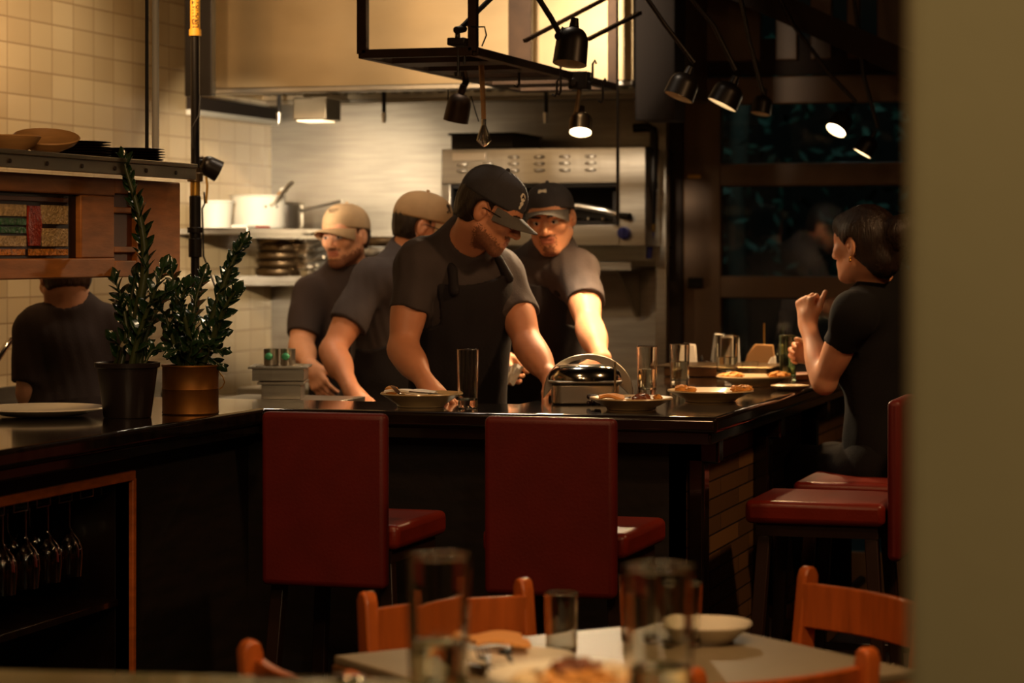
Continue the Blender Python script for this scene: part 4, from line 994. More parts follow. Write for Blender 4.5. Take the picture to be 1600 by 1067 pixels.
# plate with fork, napkin, knife on the front counter
c = Vector(W(658,632,6.93)); c.z = BZ+.001
plate('bowl shaped plate with fork and napkin on the bar before the leaning cook',c,.117,.036,'stone_plate')
def napkin(label, c, su, sv, rot, m='paper', h=.012, nm='napkin'):
    b = MB(); R = Matrix.Rotation(rot,3,'Z'); rows = []; c = Vector(c)
    for i in range(9):
        row = []
        for j in range(9):
            x, y = (i/8-.5)*2*su, (j/8-.5)*2*sv; row.append(c+R@Vector((x,y,h+.006*math.sin(5*i/8+j*.6)*math.cos(j*.7))))
        rows.append(row)
    b.sheet(rows,.006); return tag(b.build(nm,m),label,'napkin')
cn = c+D(-.03,.0,0); cn.z = c.z+.026
napkin('folded white napkin lying on the bowl shaped plate at the bar',cn,.07,.032,-.15)
fork('steel fork resting tines up on the plate before the leaning cook',W(613,604,6.9),W(630,616,6.86),Vector((0,0,1)),s=.7)
b = MB(); a = W(640,612,6.90); e = W(700,617,6.86); b.tube([a,(a+e)/2,e],[.008,.007,.004],8,flat=.3); tag(b.build('table_knife','chrome'),'table knife lying across the napkin on the plate','knife')
b = MB(); cc = W(612,610,6.95); b.ball(cc,(.022,.016,.014),12); tag(b.build('bread_piece','food_gold'),'small golden bread piece at the left rim of the plate','bread')
c = on(731,638); tall_glass('tall straight glass with thick base on the bar before the cook in the navy cap',c+Vector((0,0,.001)),.031,.168,0)
# hot press with arched handle
pc = Vector((-1.852,6.86,BZ+.001)); R = Matrix.Rotation(TH*.55,3,'Z'); 
pr = thing('steel_press','rounded steel press with big arched handle standing on the bar','press',pc)
ex = Vector((CT,ST,0)); ey = Vector((-ST,CT,0)); Rx = Matrix((ex,ey,Vector((0,0,1)))).transposed()
pc2 = W(914,600,7.09)
pc2 = Vector((pc2.x,pc2.y,BZ+.001)); ROOT[pr.name] = Vector(pc2); pr.location = pc2
b = MB()
def rrect(w, d, r, n=6):
    out = []
    for qx, qy, a0 in ((1,1,0),(-1,1,PI/2),(-1,-1,PI),(1,-1,1.5*PI)):
        for i in range(n+1): a = a0+PI/2*i/n; out.append((qx*(w-r)+r*math.cos(a), qy*(d-r)+r*math.sin(a)))
    return out
b.prism(rrect(.098,.085,.03),pc2,ex,ey,.058); b.build('base','alu',pr,bevel=.005)
b = MB(); b.prism(rrect(.108,.094,.035),pc2+Vector((0,0,.060)),ex,ey,.008); b.build('rim','steel',pr,bevel=.003)
b = MB(); b.lathe([(0,.046),(.45,.045),(.75,.040),(.93,.026),(1,.008),(1,0),(0,0)],pc2+Vector((0,0,.068)),Rx@Matrix.Diagonal((.108,.094,1)),48); b.build('lid','chrome',pr,ang=60)
b = MB(); out = []; inn = []
for i in range(21):
    a = PI*i/20; out.append((-.122*math.cos(a)*-1 if 0 else .132*math.cos(a)+.012, .142*math.sin(a)**.85 if a > 0 else 0))
poly = [(x, max(z,0)) for x, z in out]
inn = [(.062*math.cos(PI*i/16)+.004, .052+.058*math.sin(PI*i/16)) for i in range(17)]
o0 = pc2+ey*.055+Vector((0,0,.002)); vs = []; K = 24
def ring(t):
    a = PI*t; return (.134*math.cos(a)+.012, .006+.132*math.sin(a)**.8), (.062*math.cos(a)+.002, .086+.037*math.sin(a))
rows_o = [ring(i/K)[0] for i in range(K+1)]; rows_i = [ring(i/K)[1] for i in range(K+1)]
for dy in (0,.035):
    vs += [o0+ex*x+Vector((0,0,z))+ey*dy for x, z in rows_o]; vs += [o0+ex*x+Vector((0,0,z))+ey*dy for x, z in rows_i]
n = K+1; fs = []
for i in range(K):
    fs += [(i,i+1,n+i+1,n+i),(2*n+i+1,2*n+i,3*n+i,3*n+i+1),(i+1,i,2*n+i,2*n+i+1),(n+i,n+i+1,3*n+i+1,3*n+i)]
fs += [(0,n,3*n,2*n),(K,2*n+K,3*n+K,n+K)]
fs += [(n,n+K,3*n+K,3*n)]
b.add(vs,fs); b.build('arched_handle','alu',pr,bevel=.006,seg=3)
b = MB(); 
for i in range(3): b.bar(pc2+ey*.07+ex*(-.05)+Vector((0,0,.072+.010*i)),pc2+ey*.07+ex*.01+Vector((0,0,.072+.010*i)),.006)
b.build('hinge_slot','black_metal',pr)
b = MB(); a = W(961,612,6.87); b.bar(a,a+Vector((0,0,.085)),.010,.004); tag(b.build('steel_skewer','steel_dull'),'thin upright steel strip in front of the arched press','skewer')
# plates along the right wing
c = on(985,638)+D(0,-.045,0); c.z = BZ+.001
plate('plate with leftovers and fork nearest the corner of the bar',c,.118,.03,'stone_plate'); pcn = c
napkin('crumpled tan napkin on the plate nearest the bar corner',c+D(-.055,0,0)+Vector((0,0,.02)),.035,.04,.3,'napkin_orange')
fork('fork lying on the plate nearest the bar corner',W(945,617,6.84),W(985,621,6.8))
def lump(label, c, r, m, nm, cat, seed, grp=None, sq=(1,1,.7)):
    b = MB(); rnd = random.Random(seed); b.ball(c,(r*sq[0],r*sq[1],r*sq[2]),18)
    b.v = [tuple(Vector(p)+Vector((rnd.uniform(-1,1),rnd.uniform(-1,1),rnd.uniform(-.6,1)))*r*.24) for p in b.v]; return tag(b.build(nm,m,ang=60),label,cat,grp)
lump('brown crust of food on the plate nearest the bar corner',c+D(.03,-.02,0)+Vector((0,0,.024)),.026,'food_brown','food_piece','food',3)
lump('small golden scrap on the plate nearest the bar corner',c+D(.075,0,0)+Vector((0,0,.03)),.013,'food_gold','food_piece','food',4)
c = on(1110,627); c.z = BZ+.001; plate('plate with golden crisps in the middle of the right wing',c,.128,.03,'stone_plate'); c2_ = c
for i, (dx, dy, r) in enumerate(((.095,.0,.018),(.08,.03,.014),(.11,.02,.015),(-.085,.02,.016),(-.06,-.02,.013))):
    lump(('large golden crisp at the right of the middle wing plate','small golden crisp behind the large one on the middle wing plate','golden crisp at the far right rim of the middle wing plate','golden flake at the left of the middle wing plate','small flake near the front left of the middle wing plate')[i],c+D(dx,dy,0)+Vector((0,0,.034)),r,'food_gold','crisp','food',20+i,'golden crisps',(1.3,1,.7))
c = on(1177,603); c.z = BZ+.001; plate('farthest plate on the right wing with bread along its rim',c,.122,.03,'stone_plate')
for i, dx in enumerate((-.095,-.06,.085)):
    lump(('bread scrap at the left rim of the farthest wing plate','flat bread scrap left of centre on the farthest wing plate','long bread scrap at the right rim of the farthest wing plate')[i],c+D(dx,0,0)+Vector((0,0,.033)),(.014,.02,.024)[i],'food_gold','bread_scrap','food',40+i,'bread scraps',(1.5,1,.5))
c = on(1247,611); c.z = BZ+.001; c = c+D(-.02,.05,0)
b = MB(); b.lathe([(0,0),(.04,0),(.062,.014),(.06,.016),(.038,.004),(0,.004)],c,None,36); tag(b.build('side_dish','stone_plate'),'shallow side dish under the elbow of the woman','dish')
for px, py, f, lab, r in ((1011,620,.55,'half full water glass beside the arched press',.0315),(1062,606,.6,'half full water glass in the middle of the row on the right wing',.033),(1136,592,.5,'half full water glass farthest along the row, before the white napkin holder',.040)):
    tall_glass(lab,on(px,py)+Vector((0,0,.001)),r,(.155,.143,.152)[(px > 1040)+(px > 1100)],f)
c = on(1172,590); tall_glass('short clear tumbler at the edge of the white menu sheet',c+Vector((0,0,.001)),.03,.055,0,base=.01)
# grapes
cg = on(928,636)
gt = thing('grape_bunch','small dark bunch of grapes beside the plate nearest the bar corner','grapes',cg)
for i in range(16):
    b = MB(); p = cg+D(random.uniform(-.018,.018),random.uniform(-.015,.015),0)+Vector((0,0,.009+random.random()*.035)); b.ball(p,.0075,10); b.build('grape','grape',gt)
# steel trays at the inner edge, napkins, menus at the far end of the wing
c = W(1105,590,8.75); 
b = MB(); b.box((-1.99,8.35,BZ+.001),(-1.62,8.62,BZ+.034)); b.box((-2.02,8.33,BZ+.034),(-1.6,8.64,BZ+.04)); tag(b.build('steel_tray','pan_steel',bevel=.005),'long steel tray behind the row of water glasses','tray')
def folded(label, px, py, d, w, h, m, tilt=.0, kind=0):
    o = W(px,py,d); o.z = max(o.z,BZ+.062 if kind == 3 else BZ+.002); ex_ = Vector((CT,ST,0)); ey_ = Vector((-ST,CT,0)); b = MB()
    if kind == 0:      # tent of folded paper
        b.prism([(-w/2,0),(w/2,0),(w*.42,h),(-w*.15,h*1.05),(-w*.4,h*.55)],o,ex_,Vector((0,0,1))+ey_*.12,-.02)
    elif kind == 1:
        b.prism([(-w/2,0),(w/2,0),(w*.5,h*.9),(0,h*.92),(-w*.12,h)],o,ex_,Vector((0,0,1)),-.05)
    return b.build('napkin',m,bevel=.003)
tag(folded('',1074,571,9.0,.075,.078,'paper'),'white folded napkin standing behind the middle water glass','napkin')
# napkin dispenser: upright frame with paper
nd = thing('napkin_dispenser','tall white napkin dispenser behind the farthest water glass','napkin dispenser',W(1134,575,9.0))
o = W(1134,575,8.98); o.z = BZ+.002
b = MB(); b.prism([(-.055,0),(-.036,0),(-.034,.118),(.034,.108),(.040,0),(.056,0),(.048,.124),(-.038,.136)],o,ex,Vector((0,0,1)),-.06); b.build('frame','white_paint',nd,bevel=.003)
b = MB(); b.prism([(-.030,0),(.032,0),(.03,.10),(-.028,.108)],o+ey*.02,ex,Vector((0,0,1)),-.03); b.build('napkins','paper',nd)
tag(folded('',1188,571,8.85,.115,.075,'kraft'),'tan folded paper standing left of the greenish glass','paper')
o = W(1204,571,8.72); o.z = BZ+.002; b = MB(); b.prism([(-.05,0),(.024,0),(.02,.066),(.004,.058),(-.02,.02)],o,ex,Vector((0,0,1))+ey*.3,-.012); tag(b.build('napkin','paper',bevel=.002),'white crumpled napkin leaning before the tan paper','napkin')
for i, (px, rr, hh) in enumerate(((1096,.009,.055),(1104,.012,.036),(1112,.010,.04))):
    o = W(px,572,8.93); o.z = BZ+.002; b = MB(); b.lathe([(0,0),(rr,0),(rr*1.05,hh*.4),(rr*.6,hh*.6),(rr*.8,hh*.8),(rr*.3,hh),(0,hh*1.02)],o,None,16); tag(b.build('pepper_mill','rubber'),('tallest slim dark shaker left of the napkin dispenser','short dark shaker in the middle of the three by the dispenser','rightmost dark shaker touching the napkin dispenser')[i],'shaker','dark shakers')
o = W(1205,585,8.2); o.z = BZ+.002
R_ = Matrix.Rotation(TH*.3,3,'Z'); b = MB(); b.box(o+Vector((-.15,-.09,0)),o+Vector((.01,.13,.006)),0,R_); tag(b.build('menu_sheet','paper'),'white menu sheet lying flat by the greenish glass','menu')
o = W(1258,590,8.25); o.z = BZ+.002
b = MB(); b.box(o+Vector((-.07,-.02,.0)),o+Vector((.03,.33,.02)),0,Matrix.Rotation(-.5,3,'Z')); tag(b.build('menu_board','cab_wood_dark',bevel=.003),'dark menu board on the bar under the raised hand','menu')
c = W(1231,572,8.12); c.z = BZ+.001; gg = tall_glass('tall greenish water glass in the hand of the seated woman',c,.030,.163,.6,'glass_green')
b = MB(); b.tube([W(1194,568,9.05),W(1194,505,9.05)],.0025,6); tag(b.build('menu_stick','brass'),'thin upright stick behind the tan paper','stick')
# candle-like flame reflections are left to the glass; small dark vase stem at the back
b = MB(); c = W(1221,572,9.2); c.z = BZ+.001; b.lathe([(0,0),(.02,0),(.022,.06),(.008,.10),(.007,.15),(0,.15)],c,None,16); tag(b.build('bottle','glass_green'),'slim dark bottle at the far end of the right wing','bottle')
# white platter, pots with plants on the left wing
c = W(66,650,6.55); c = Vector((c.x,c.y,BZ+.001)); b = MB(); b.lathe([(0,.002),(.11,.002),(.165,.018),(.172,.02),(.168,.024),(.11,.008),(0,.008)],c,None,56); tag(b.build('platter','porcelain'),'large white platter on the left wing of the bar','plate')
# ================================================================ potted plants on the left wing
def leaf(b, base, d, nrml, L, wd, m=0):
    d = Vector(d).normalized(); n = Vector(nrml); n = (n-d*n.dot(d)).normalized(); s = d.cross(n); prof = [(0,.12),(.15,.6),(.38,1),(.62,.92),(.85,.5),(1,.02)]
    vs = []
    for t, w in prof:
        c = base+d*L*t-n*L*.10*t*t
        vs += [c+s*wd*w+n*wd*w*.32, c, c-s*wd*w+n*wd*w*.32]
    fs = []
    for i in range(5):
        for j in range(2): fs.append((i*3+j, i*3+j+1, i*3+j+4, i*3+j+3))
    b.add(vs, fs, m)
def frond(parent, pts, n, L, wd, seed, start=.25, r=.0065, tip=True):
    rnd = random.Random(seed); pts = [Vector(p) for p in pts]
    def at(t):
        k = len(pts)-1; i = min(int(t*k), k-1); f = t*k-i; a, b_ = pts[i], pts[i+1]; p = pts[max(0,i-1)]; q = pts[min(k,i+2)]
        return .5*((2*a)+(b_-p)*f+(2*p-5*a+4*b_-q)*f*f+(3*a-p-3*b_+q)*f**3)
    b = MB(); K = 22; b.tube([at(i/K) for i in range(K+1)],[r*(1.5-1.15*i/K) for i in range(K+1)],8,1)
    view = D(0,-1,0)
    for i in range(n):
        t = start+(1-start)*(i+.5)/n; p = at(t); d = (at(min(1,t+.03))-at(max(0,t-.03))).normalized(); sd = d.cross(view).normalized()*(1 if i%2 else -1)
        tw = rnd.uniform(-1.1,1.1); sd = (sd*math.cos(tw)+view*math.sin(tw)).normalized()
        f = (1-.45*t)*(.9+.25*rnd.random()); dd = d*rnd.uniform(.75,1.0)+sd*rnd.uniform(.4,.75)
        leaf(b, p, dd, d*.6-sd*.6+view*.55, L*f, wd*f)
    if tip: leaf(b, at(1)-d*.01, d, view, L*.8, wd*.7)
    md = b.build('frond',['leaf','stem_green'],parent,ang=70,fix=False); s_ = md.modifiers.new('solid','SOLIDIFY'); s_.thickness = .0008; return md
pc = Vector((-2.885,5.905,BZ+.001))
p1 = thing('potted_plant','tall dark leafy plant in a black plastic pot on the left wing','potted plant',pc)
b = MB(); b.lathe([(0,.004),(.058,.004),(.0625,0),(.064,.004),(.081,.132),(.087,.134),(.088,.146),(.083,.147),(.079,.135),(.078,.128),(0,.126)],pc,None,40); b.build('pot','pot_black',p1)
b = MB(); b.lathe([(.078,.128),(.05,.133),(0,.135)],pc,None,24); b.build('soil','soil',p1)
dP = depth(pc); Q = lambda px, py, dd=0.: W(px,py,dP+dd); zs = pc.z+.133
rt = lambda dx, dy: Vector((pc.x+dx,pc.y+dy,zs))
frond(p1,[rt(.02,.02),Q(214,500),Q(226,430),Q(224,370),Q(213,318),Q(199,272),Q(194,252)],46,.066,.0175,1,.15,.011)
frond(p1,[rt(-.02,0),Q(198,520,.02),Q(190,470,.03),Q(180,436,.04)],20,.06,.0215,2,.1)
frond(p1,[rt(.02,-.02),Q(218,520,-.03),Q(240,460,-.04),Q(256,418,-.04)],20,.062,.0215,3,.1)
frond(p1,[rt(.0,.03),Q(206,520,.05),Q(205,470,.07),Q(212,430,.08)],18,.06,.0215,4,.1)
frond(p1,[rt(.03,.01),Q(228,525,.03),Q(246,480,.05),Q(262,455,.05)],15,.06,.0215,14,.1)
frond(p1,[rt(-.03,-.02),Q(186,545,-.03),Q(176,528,-.04)],5,.05,.020,5,.2,.004)
frond(p1,[rt(.045,.0),Q(236,550,.0),Q(246,545,0.)],6,.05,.016,6,.1,.004)
pc = Vector((-2.785,6.09,BZ+.001))
p2 = thing('potted_plant','lower bushy plant in a golden tin can at the corner of the left wing','potted plant',pc)
b = MB(); b.lathe([(0,.003),(.074,.003),(.077,0),(.0785,.003),(.077,.007),(.077,.066),(.0782,.068),(.077,.070),(.077,.127),(.0795,.13),(.0785,.134),(.074,.132),(.074,.118),(0,.116)],pc,None,48); b.build('tin','tin_gold',p2)
b = MB(); b.lathe([(.074,.118),(.04,.123),(0,.125)],pc,None,24); b.build('soil','soil',p2)
e = Vector((CT,ST,0)); f_ = D(.4,-.9,0)
b = MB(); b.tube([pc+e*.0775+Vector((0,0,.115)),pc+e*.089+Vector((0,0,.10)),pc+e*.094+Vector((0,0,.085)),pc+e*.088+Vector((0,0,.072)),pc+e*.079+Vector((0,0,.066))],.0017,6); b.build('wire_handle','brass',p2)
dP = depth(pc); zs = pc.z+.12
frond(p2,[rt(.02,.02),Q(326,520,.02),Q(346,455,.02),Q(364,408,.02),Q(379,380,.02)],38,.062,.021,7,.12,.010)
frond(p2,[rt(.03,0),Q(334,525,-.02),Q(352,480,-.04),Q(368,455,-.05)],24,.06,.021,8,.1,.008)
frond(p2,[rt(-.02,0),Q(286,520,.0),Q(276,470,-.02),Q(268,420,-.03)],26,.06,.0215,9,.1,.007)
frond(p2,[rt(-.01,.03),Q(300,520,.05),Q(306,470,.07),Q(318,430,.08)],23,.06,.0215,10,.1,.007)
frond(p2,[rt(0,-.02),Q(296,530,-.05),Q(284,480,-.07),Q(292,446,-.08)],20,.055,.0215,11,.1,.007)
frond(p2,[rt(-.03,0),Q(274,545,-.02),Q(260,500,-.03),Q(246,470,-.03)],18,.055,.0215,12,.1,.006)
for i, (x, y, dd) in enumerate(((350,548,-.03),(266,552,-.05),(330,540,-.08),(290,545,-.09),(352,520,.0),(310,548,.08),(345,572,-.02),(262,530,.02))):
    frond(p2,[rt(random.uniform(-.02,.02),random.uniform(-.02,.02)),Q((300+x)/2,(565+y)/2-10,dd*.6),Q(x,y,dd)],7,.042,.016,30+i,.1,.003)
# ================================================================ rack above the bar with its lamps
RU0, RU1, RV0, RV1, RZ = -2.565, -2.215, 6.85, 8.5, 2.09
rk = thing('hanging_rack','dark steel rack with wooden slats hanging from the ceiling over the bar','rack',((RU0+RU1)/2,7.6,RZ))
for u, v, w in ((RU0,RV0,.03),(RU1,RV0,.026),(RU1,RV1,.034),(RU0,RV1,.088)):
    b = MB(); b.box((u-w/2,v-.015,RZ),(u+w/2,v+.015,3.2)); b.build('post','rack_metal',rk,bevel=.002)
for a, e in (((RU0,RV0),(RU1,RV0)),((RU0,RV1),(RU1,RV1)),((RU0,RV0),(RU0,RV1)),((RU1,RV0),(RU1,RV1))):
    b = MB(); b.bar((a[0],a[1],RZ),(e[0],e[1],RZ),.03,.026); b.build('rail','rack_metal',rk,bevel=.002)
for i in range(5):
    v = 7.07+.345*i; 
    b = MB(); b.box((RU0,v,RZ-.012),(RU1,min(v+.16,RV1),RZ+.006)); b.build('slat','rack_metal',rk,bevel=.002)
b = MB(); b.bar(W(820,64,8.0),W(1010,-36,8.3),.018,.012); b.bar(W(918,62,8.2),W(1000,20,8.4),.018,.012); b.build('brace','rack_metal',rk)
def arm(t, pts, r=.008, m='lamp_black'): b = MB(); b.tube(pts,r,10); return b.build('arm',m,t)
# lamp clamped at the near corner, arm rising out of the picture
la = thing('clamp_lamp','lamp base clamped on the near corner of the hanging rack, arm going up','lamp',W(718,72,7.2))
b = MB(); b.box(W(703,72,7.2)-Vector((0,.03,0)),W(733,60,7.2)+Vector((0,.03,0))); b.build('clamp','lamp_black',la,bevel=.004)
b = MB(); b.cone(W(715,60,7.2),W(715,48,7.2),.008,n=12); b.cone(W(713,47,7.18),W(725,45,7.22),.011,n=14); b.cone(W(716,76,7.2),W(716,118,7.2),.004,n=8); b.cone(W(726,76,7.2),W(726,100,7.2),.004,n=8); b.cone(W(716,113,7.2),W(716,120,7.2),.014,n=12); b.build('screw','lamp_black',la)
arm(la,[W(718,46,7.2),W(742,22,7.25),W(775,-10,7.3)])
b = MB(); b.tube([W(728,40,7.2),W(740,42,7.18),W(757,42,7.17),W(760,55,7.17),W(753,72,7.19)],.0025,6); b.build('cable','rubber',la)
# big dark bullet lamp
l2 = lamp_head('bullet_lamp','large dark bullet shaped lamp with unlit mouth hanging in front of the bright hood',W(890,100,7.3),D(-.12,-.18,-1),.118,.052)
arm(l2,[W(838,-8,7.25),W(862,30,7.28),W(876,55,7.3)],.009); b = MB(); b.cone(W(873,57,7.28),W(881,50,7.32),.014,n=14); b.tube([W(876,52,7.3),W(879,42,7.3),W(883,45,7.3),W(882,56,7.3)],.003,6); b.build('joint','lamp_black',l2)
# lit lamp under the rack
l3 = lamp_head('spot_lamp','lit round lamp under the rack shining down at the cooks',W(907,207,8.2),D(-.06,-.42,-.92),.075,.0415,lit=1,shell='pan_steel')
arm(l3,[W(900,178,8.22),W(903,160,8.22),W(906,138,8.22)],.009,'pan_steel'); b = MB(); b.box(W(890,140,8.22)-Vector((0,.02,0)),W(922,112,8.22)+Vector((0,.02,0))); b.cone(W(895,128,8.18),W(900,128,8.26),.014,n=12); b.build('clamp','lamp_black',l3,bevel=.003)
# unlit lamp turned away
l9 = lamp_head('bullet_lamp','olive dark lamp hanging from the rack beside the whisk, mouth down left',W(712,190,7.75),D(-.2,.15,-1),.095,.041,shell='rack_metal')
arm(l9,[W(722,140,7.75),W(728,128,7.75),W(724,112,7.75)],.012,'rack_metal'); b = MB(); b.tube([W(736,150,7.75),W(744,178,7.75),W(748,190,7.75)],.002,5); b.tube([W(700,140,7.75),W(700,180,7.75)],.002,5); b.build('cable','rubber',l9)
# lamps along the right wing
l4 = lamp_head('bullet_lamp','dark tilted lamp at the left of the row over the right wing',W(1060,152,8.0),D(-.36,-.1,-.85),.085,.052)
arm(l4,[W(1085,98,8.0),W(1040,40,8.0),W(985,-40,7.95)],.008)
l5 = lamp_head('bullet_lamp','lit tilted lamp second in the row over the right wing',W(1128,164,8.35),D(-.45,-.03,-.89),.085,.056,lit=2)
arm(l5,[W(1150,110,8.35),W(1115,40,8.35),W(1050,-40,8.3)],.008)
l6 = lamp_head('bullet_lamp','bright lit lamp head standing in for a reflection in the glass front',W(1306,204,9.0),D(-.5,-.38,-.78),.085,.043,lit=1)  # lamp head stands in for a reflection in the glass front
arm(l6,[W(1338,160,9.05),W(1300,120,9.05),W(1240,40,9.05),W(1200,-40,9.0)],.008)
l7 = lamp_head('bullet_lamp','low lit lamp head standing in for a reflection near the olive wall',W(1347,240,9.3),D(-.5,.03,-.86),.075,.040,lit=1)  # second head placed for a lamp mirrored in the panes
arm(l7,[W(1372,200,9.3),W(1350,120,9.3),W(1330,-40,9.3)],.008)
l8 = lamp_head('bullet_lamp','small dark lamp third in the row over the right wing',W(1188,178,8.7),D(-.2,-.15,-1),.07,.038)
arm(l8,[W(1192,145,8.7),W(1170,60,8.7),W(1150,-40,8.7)],.008)
# whisk, cord, hooks
wk = thing('whisk','wire whisk hanging by its handle from the rack','whisk',W(755,228,7.6))
b = MB(); b.tube([W(752,100,7.6),W(755,160,7.6),W(756,190,7.6)],[.009,.008,.0075],12); b.build('handle','wood_bowl',wk); b = MB(); b.cone(W(756,186,7.6),W(756,196,7.6),.008,n=12)
for i in range(7):
    a = PI*i/7; s_ = Vector((math.cos(a),math.sin(a),0)); tp = W(756,192,7.6); bt = W(756,229,7.6); L = tp.z-bt.z
    b.tube([tp+s_*.003,tp+s_*.015-Vector((0,0,L*.45)),tp+s_*.021-Vector((0,0,L*.75)),bt+s_*.007+Vector((0,0,.004)),bt,bt-s_*.007+Vector((0,0,.004)),tp-s_*.021-Vector((0,0,L*.75)),tp-s_*.015-Vector((0,0,L*.45)),tp-s_*.003],.0020,5)
b.build('wires','chrome',wk)
b = MB(); b.cone(W(965,124,8.55),W(965,345,8.55),.005,n=10); tag(b.build('hanging_rod','lamp_black'),'long thin dark rod hanging down in front of the broiler','rod')
for i, (px, y0, y1, dd) in enumerate(((811,104,136,7.9),(876,104,148,8.0),(926,100,130,8.0),(942,128,160,8.2),(870,128,150,7.9))):
    b = MB(); a = W(px,y0,dd); e = W(px,y1,dd); k = (a.z-e.z); b.tube([a+Vector((.012,0,0)),a+Vector((.008,0,.012)),a,e+Vector((0,0,.012)),e+Vector((-.006,0,0)),e+Vector((-.016,0,.006))],.0042,6)
    tag(b.build('hanging_hook','lamp_black'),('leftmost dark hook hanging from the rack beside the thick post','dark hook hanging below the big bullet lamp','dark hook at the right of the big bullet lamp','low dark hook right of the lit round lamp','small dark hook left of the lit round lamp')[i],'hook','hooks on the rack')
# ================================================================ square table with four chairs in front
L_, F_ = WZ(522,1024,.75), WZ(1072,968,.75); eu = (F_-L_); eu.z = 0; tl = eu.length; eu.normalize()
R_ = WZ(1415,1045,.75); ev = R_-F_; ev.z = 0; ev.normalize(); ev = (ev-eu*ev.dot(eu)).normalized(); td = .70
tb = thing('dining_table','pale topped square wooden table in front of the bar stools','table',(L_+eu*tl/2+ev*td/2)*1); tb.location.z = 0; ROOT[tb.name] = Vector(tb.location)
def quad(c, a, e, w, d, z0, z1, b, m=0): b.prism([(0,0),(w,0),(w,d),(0,d)],(c.x,c.y,z0),a,e,(z1-z0)*(1 if a.cross(e).z > 0 else -1),m)
b = MB(); quad(L_,eu,ev,tl,td,.735,.75,b); b.build('tabletop','table_top',tb,bevel=.003)
b = MB(); quad(L_-eu*.004-ev*.004,eu,ev,tl+.008,td+.008,.705,.735,b); b.build('edge_band','table_edge',tb,bevel=.006)
cT = L_+eu*tl/2+ev*td/2
b = MB(); b.cone((cT.x,cT.y,.03),(cT.x,cT.y,.705),.04,n=18); b.build('pedestal','black_metal',tb)
b = MB(); b.bar((cT+eu*.28).to_tuple()[:2]+(.02,),(cT-eu*.28).to_tuple()[:2]+(.02,),.06,.03); b.bar((cT+ev*.28).to_tuple()[:2]+(.02,),(cT-ev*.28).to_tuple()[:2]+(.02,),.06,.03); b.build('foot','black_metal',tb)
def wood_chair(label):
    t = thing('dining_chair',label,'chair',(0,0,0),'wooden chairs round the pale table')
    w = .185
    for s in (-1,1):                                            # back posts run down as rear legs; rounded tops
        b = MB(); prof = [(-.032,0),(.0,0),(.02,.45),(.02,.62),(.0,.795),(-.006,.812),(-.018,.820),(-.032,.815),(-.040,.80),(-.026,.62),(-.022,.45)]
        b.prism(prof,(s*w-.014,-.19,0),(0,1,0),(0,0,1),.030); b.build('back_post','chair_wood',t,bevel=.005)
        b = MB(); b.bar((s*.18,.19,0),(s*.18,.18,.44),.034); b.build('front_leg','chair_wood',t,bevel=.004)
    def rail(z0, z1, nm, bow):
        b = MB(); rows = []
        for j in (0,1):
            rows.append([Vector((w*2*(i/12-.5)*.96,-.205-bow*math.cos(PI*(i/12-.5)),z0+(z1-z0)*j)) for i in range(13)])
        b.sheet(rows,.02); b.build(nm,'chair_wood',t,bevel=.003)
    rail(.690,.785,'top_rail',.028); rail(.555,.595,'back_rail',.022)
    b = MB(); b.prism(rrect(.205,.20,.03),(0,0,.445),(1,0,0),(0,1,0),.028); b.build('seat','chair_wood',t,bevel=.008)
    b = MB(); b.box((-.17,-.17,.40),(.17,.17,.445)); b.build('apron_frame','chair_wood',t)
    b = MB()
    for s in (-1,1): b.bar((s*.18,-.19,.2),(s*.18,.185,.2),.02)
    b.bar((-.18,0,.2),(.18,0,.2),.02); b.build('stretcher','chair_wood',t); return t
def put_chair(o, backc, out, first=False, label=None):
    """backc: middle of the back on the floor; out: outward normal of the table side"""
    out = Vector((out[0],out[1],0)).normalized(); rz = math.atan2(-out.y,-out.x)-PI/2; c = Vector((backc.x,backc.y,0))-out*.205
    if label: o = dup(o,c,rz,label)
    else: place(o,c,rz)
    return o
ch = wood_chair('wooden chair behind the pale table with its back to the bar stools')
q1 = W(590,700,4.78); q2 = W(806,700,5.06); put_chair(ch,(q1+q2)/2,-ev)
q1 = W(1262,700,5.2); q2 = W(1440,700,4.9); put_chair(ch,(q1+q2)/2,eu,label='wooden chair at the right of the pale table beside the olive wall')
q1 = W(400,700,4.23); q2 = W(547,700,3.92); put_chair(ch,(q1+q2)/2,-eu,label='wooden chair at the lower left side of the pale table')
q1 = W(1350,700,4.14); q2 = W(1083,700,3.96); put_chair(ch,(q1+q2)/2,ev,label='wooden chair at the lower right with only its curved back in view')
T = .751
c = WZ(812,1046,T); plate('white plate with tan napkin and fork on the pale table',c,.10,.022,'porcelain')
cn = WZ(778,1030,T); cn.z = T+.022; napkin('tan folded napkin under the fork on the pale table',cn,.05,.055,.5,'napkin_orange')
q1 = WZ(752,1012,T+.052); q2 = WZ(775,1062,T+.042)
fork('dark fork lying tines up on the tan napkin',Vector((q1.x,q1.y,T+.052)),Vector((q2.x,q2.y,T+.042)),s=1.15,m='pan_black')
b = MB(); a = WZ(790,1018,T+.05); e = WZ(806,1044,T+.045); b.ball(a,(.013,.017,.005),12); b.tube([a,e],.004,8); tag(b.build('spoon','pan_black'),'small spoon lying beside the fork on the tan napkin','spoon')
c = WZ(877,1023,T); tall_glass('empty tumbler standing alone on the pale table',c+Vector((0,0,.001)),.0315,.115,0,base=.008)
c = WZ(998,1003,T); tall_glass('tumbler on the pale table behind the left edge of the blurred glass',c+Vector((0,0,.001)),.037,.128,0,base=.008)
c = WZ(1066,1010,T); tall_glass('tumbler on the pale table showing right of the blurred glass',c+Vector((0,0,.001)),.038,.12,0,base=.008)
c = WZ(1108,1006,T); plate('white bowl with leftover bread at the right of the pale table',c+D(.0,.03,0),.085,.034,'porcelain')
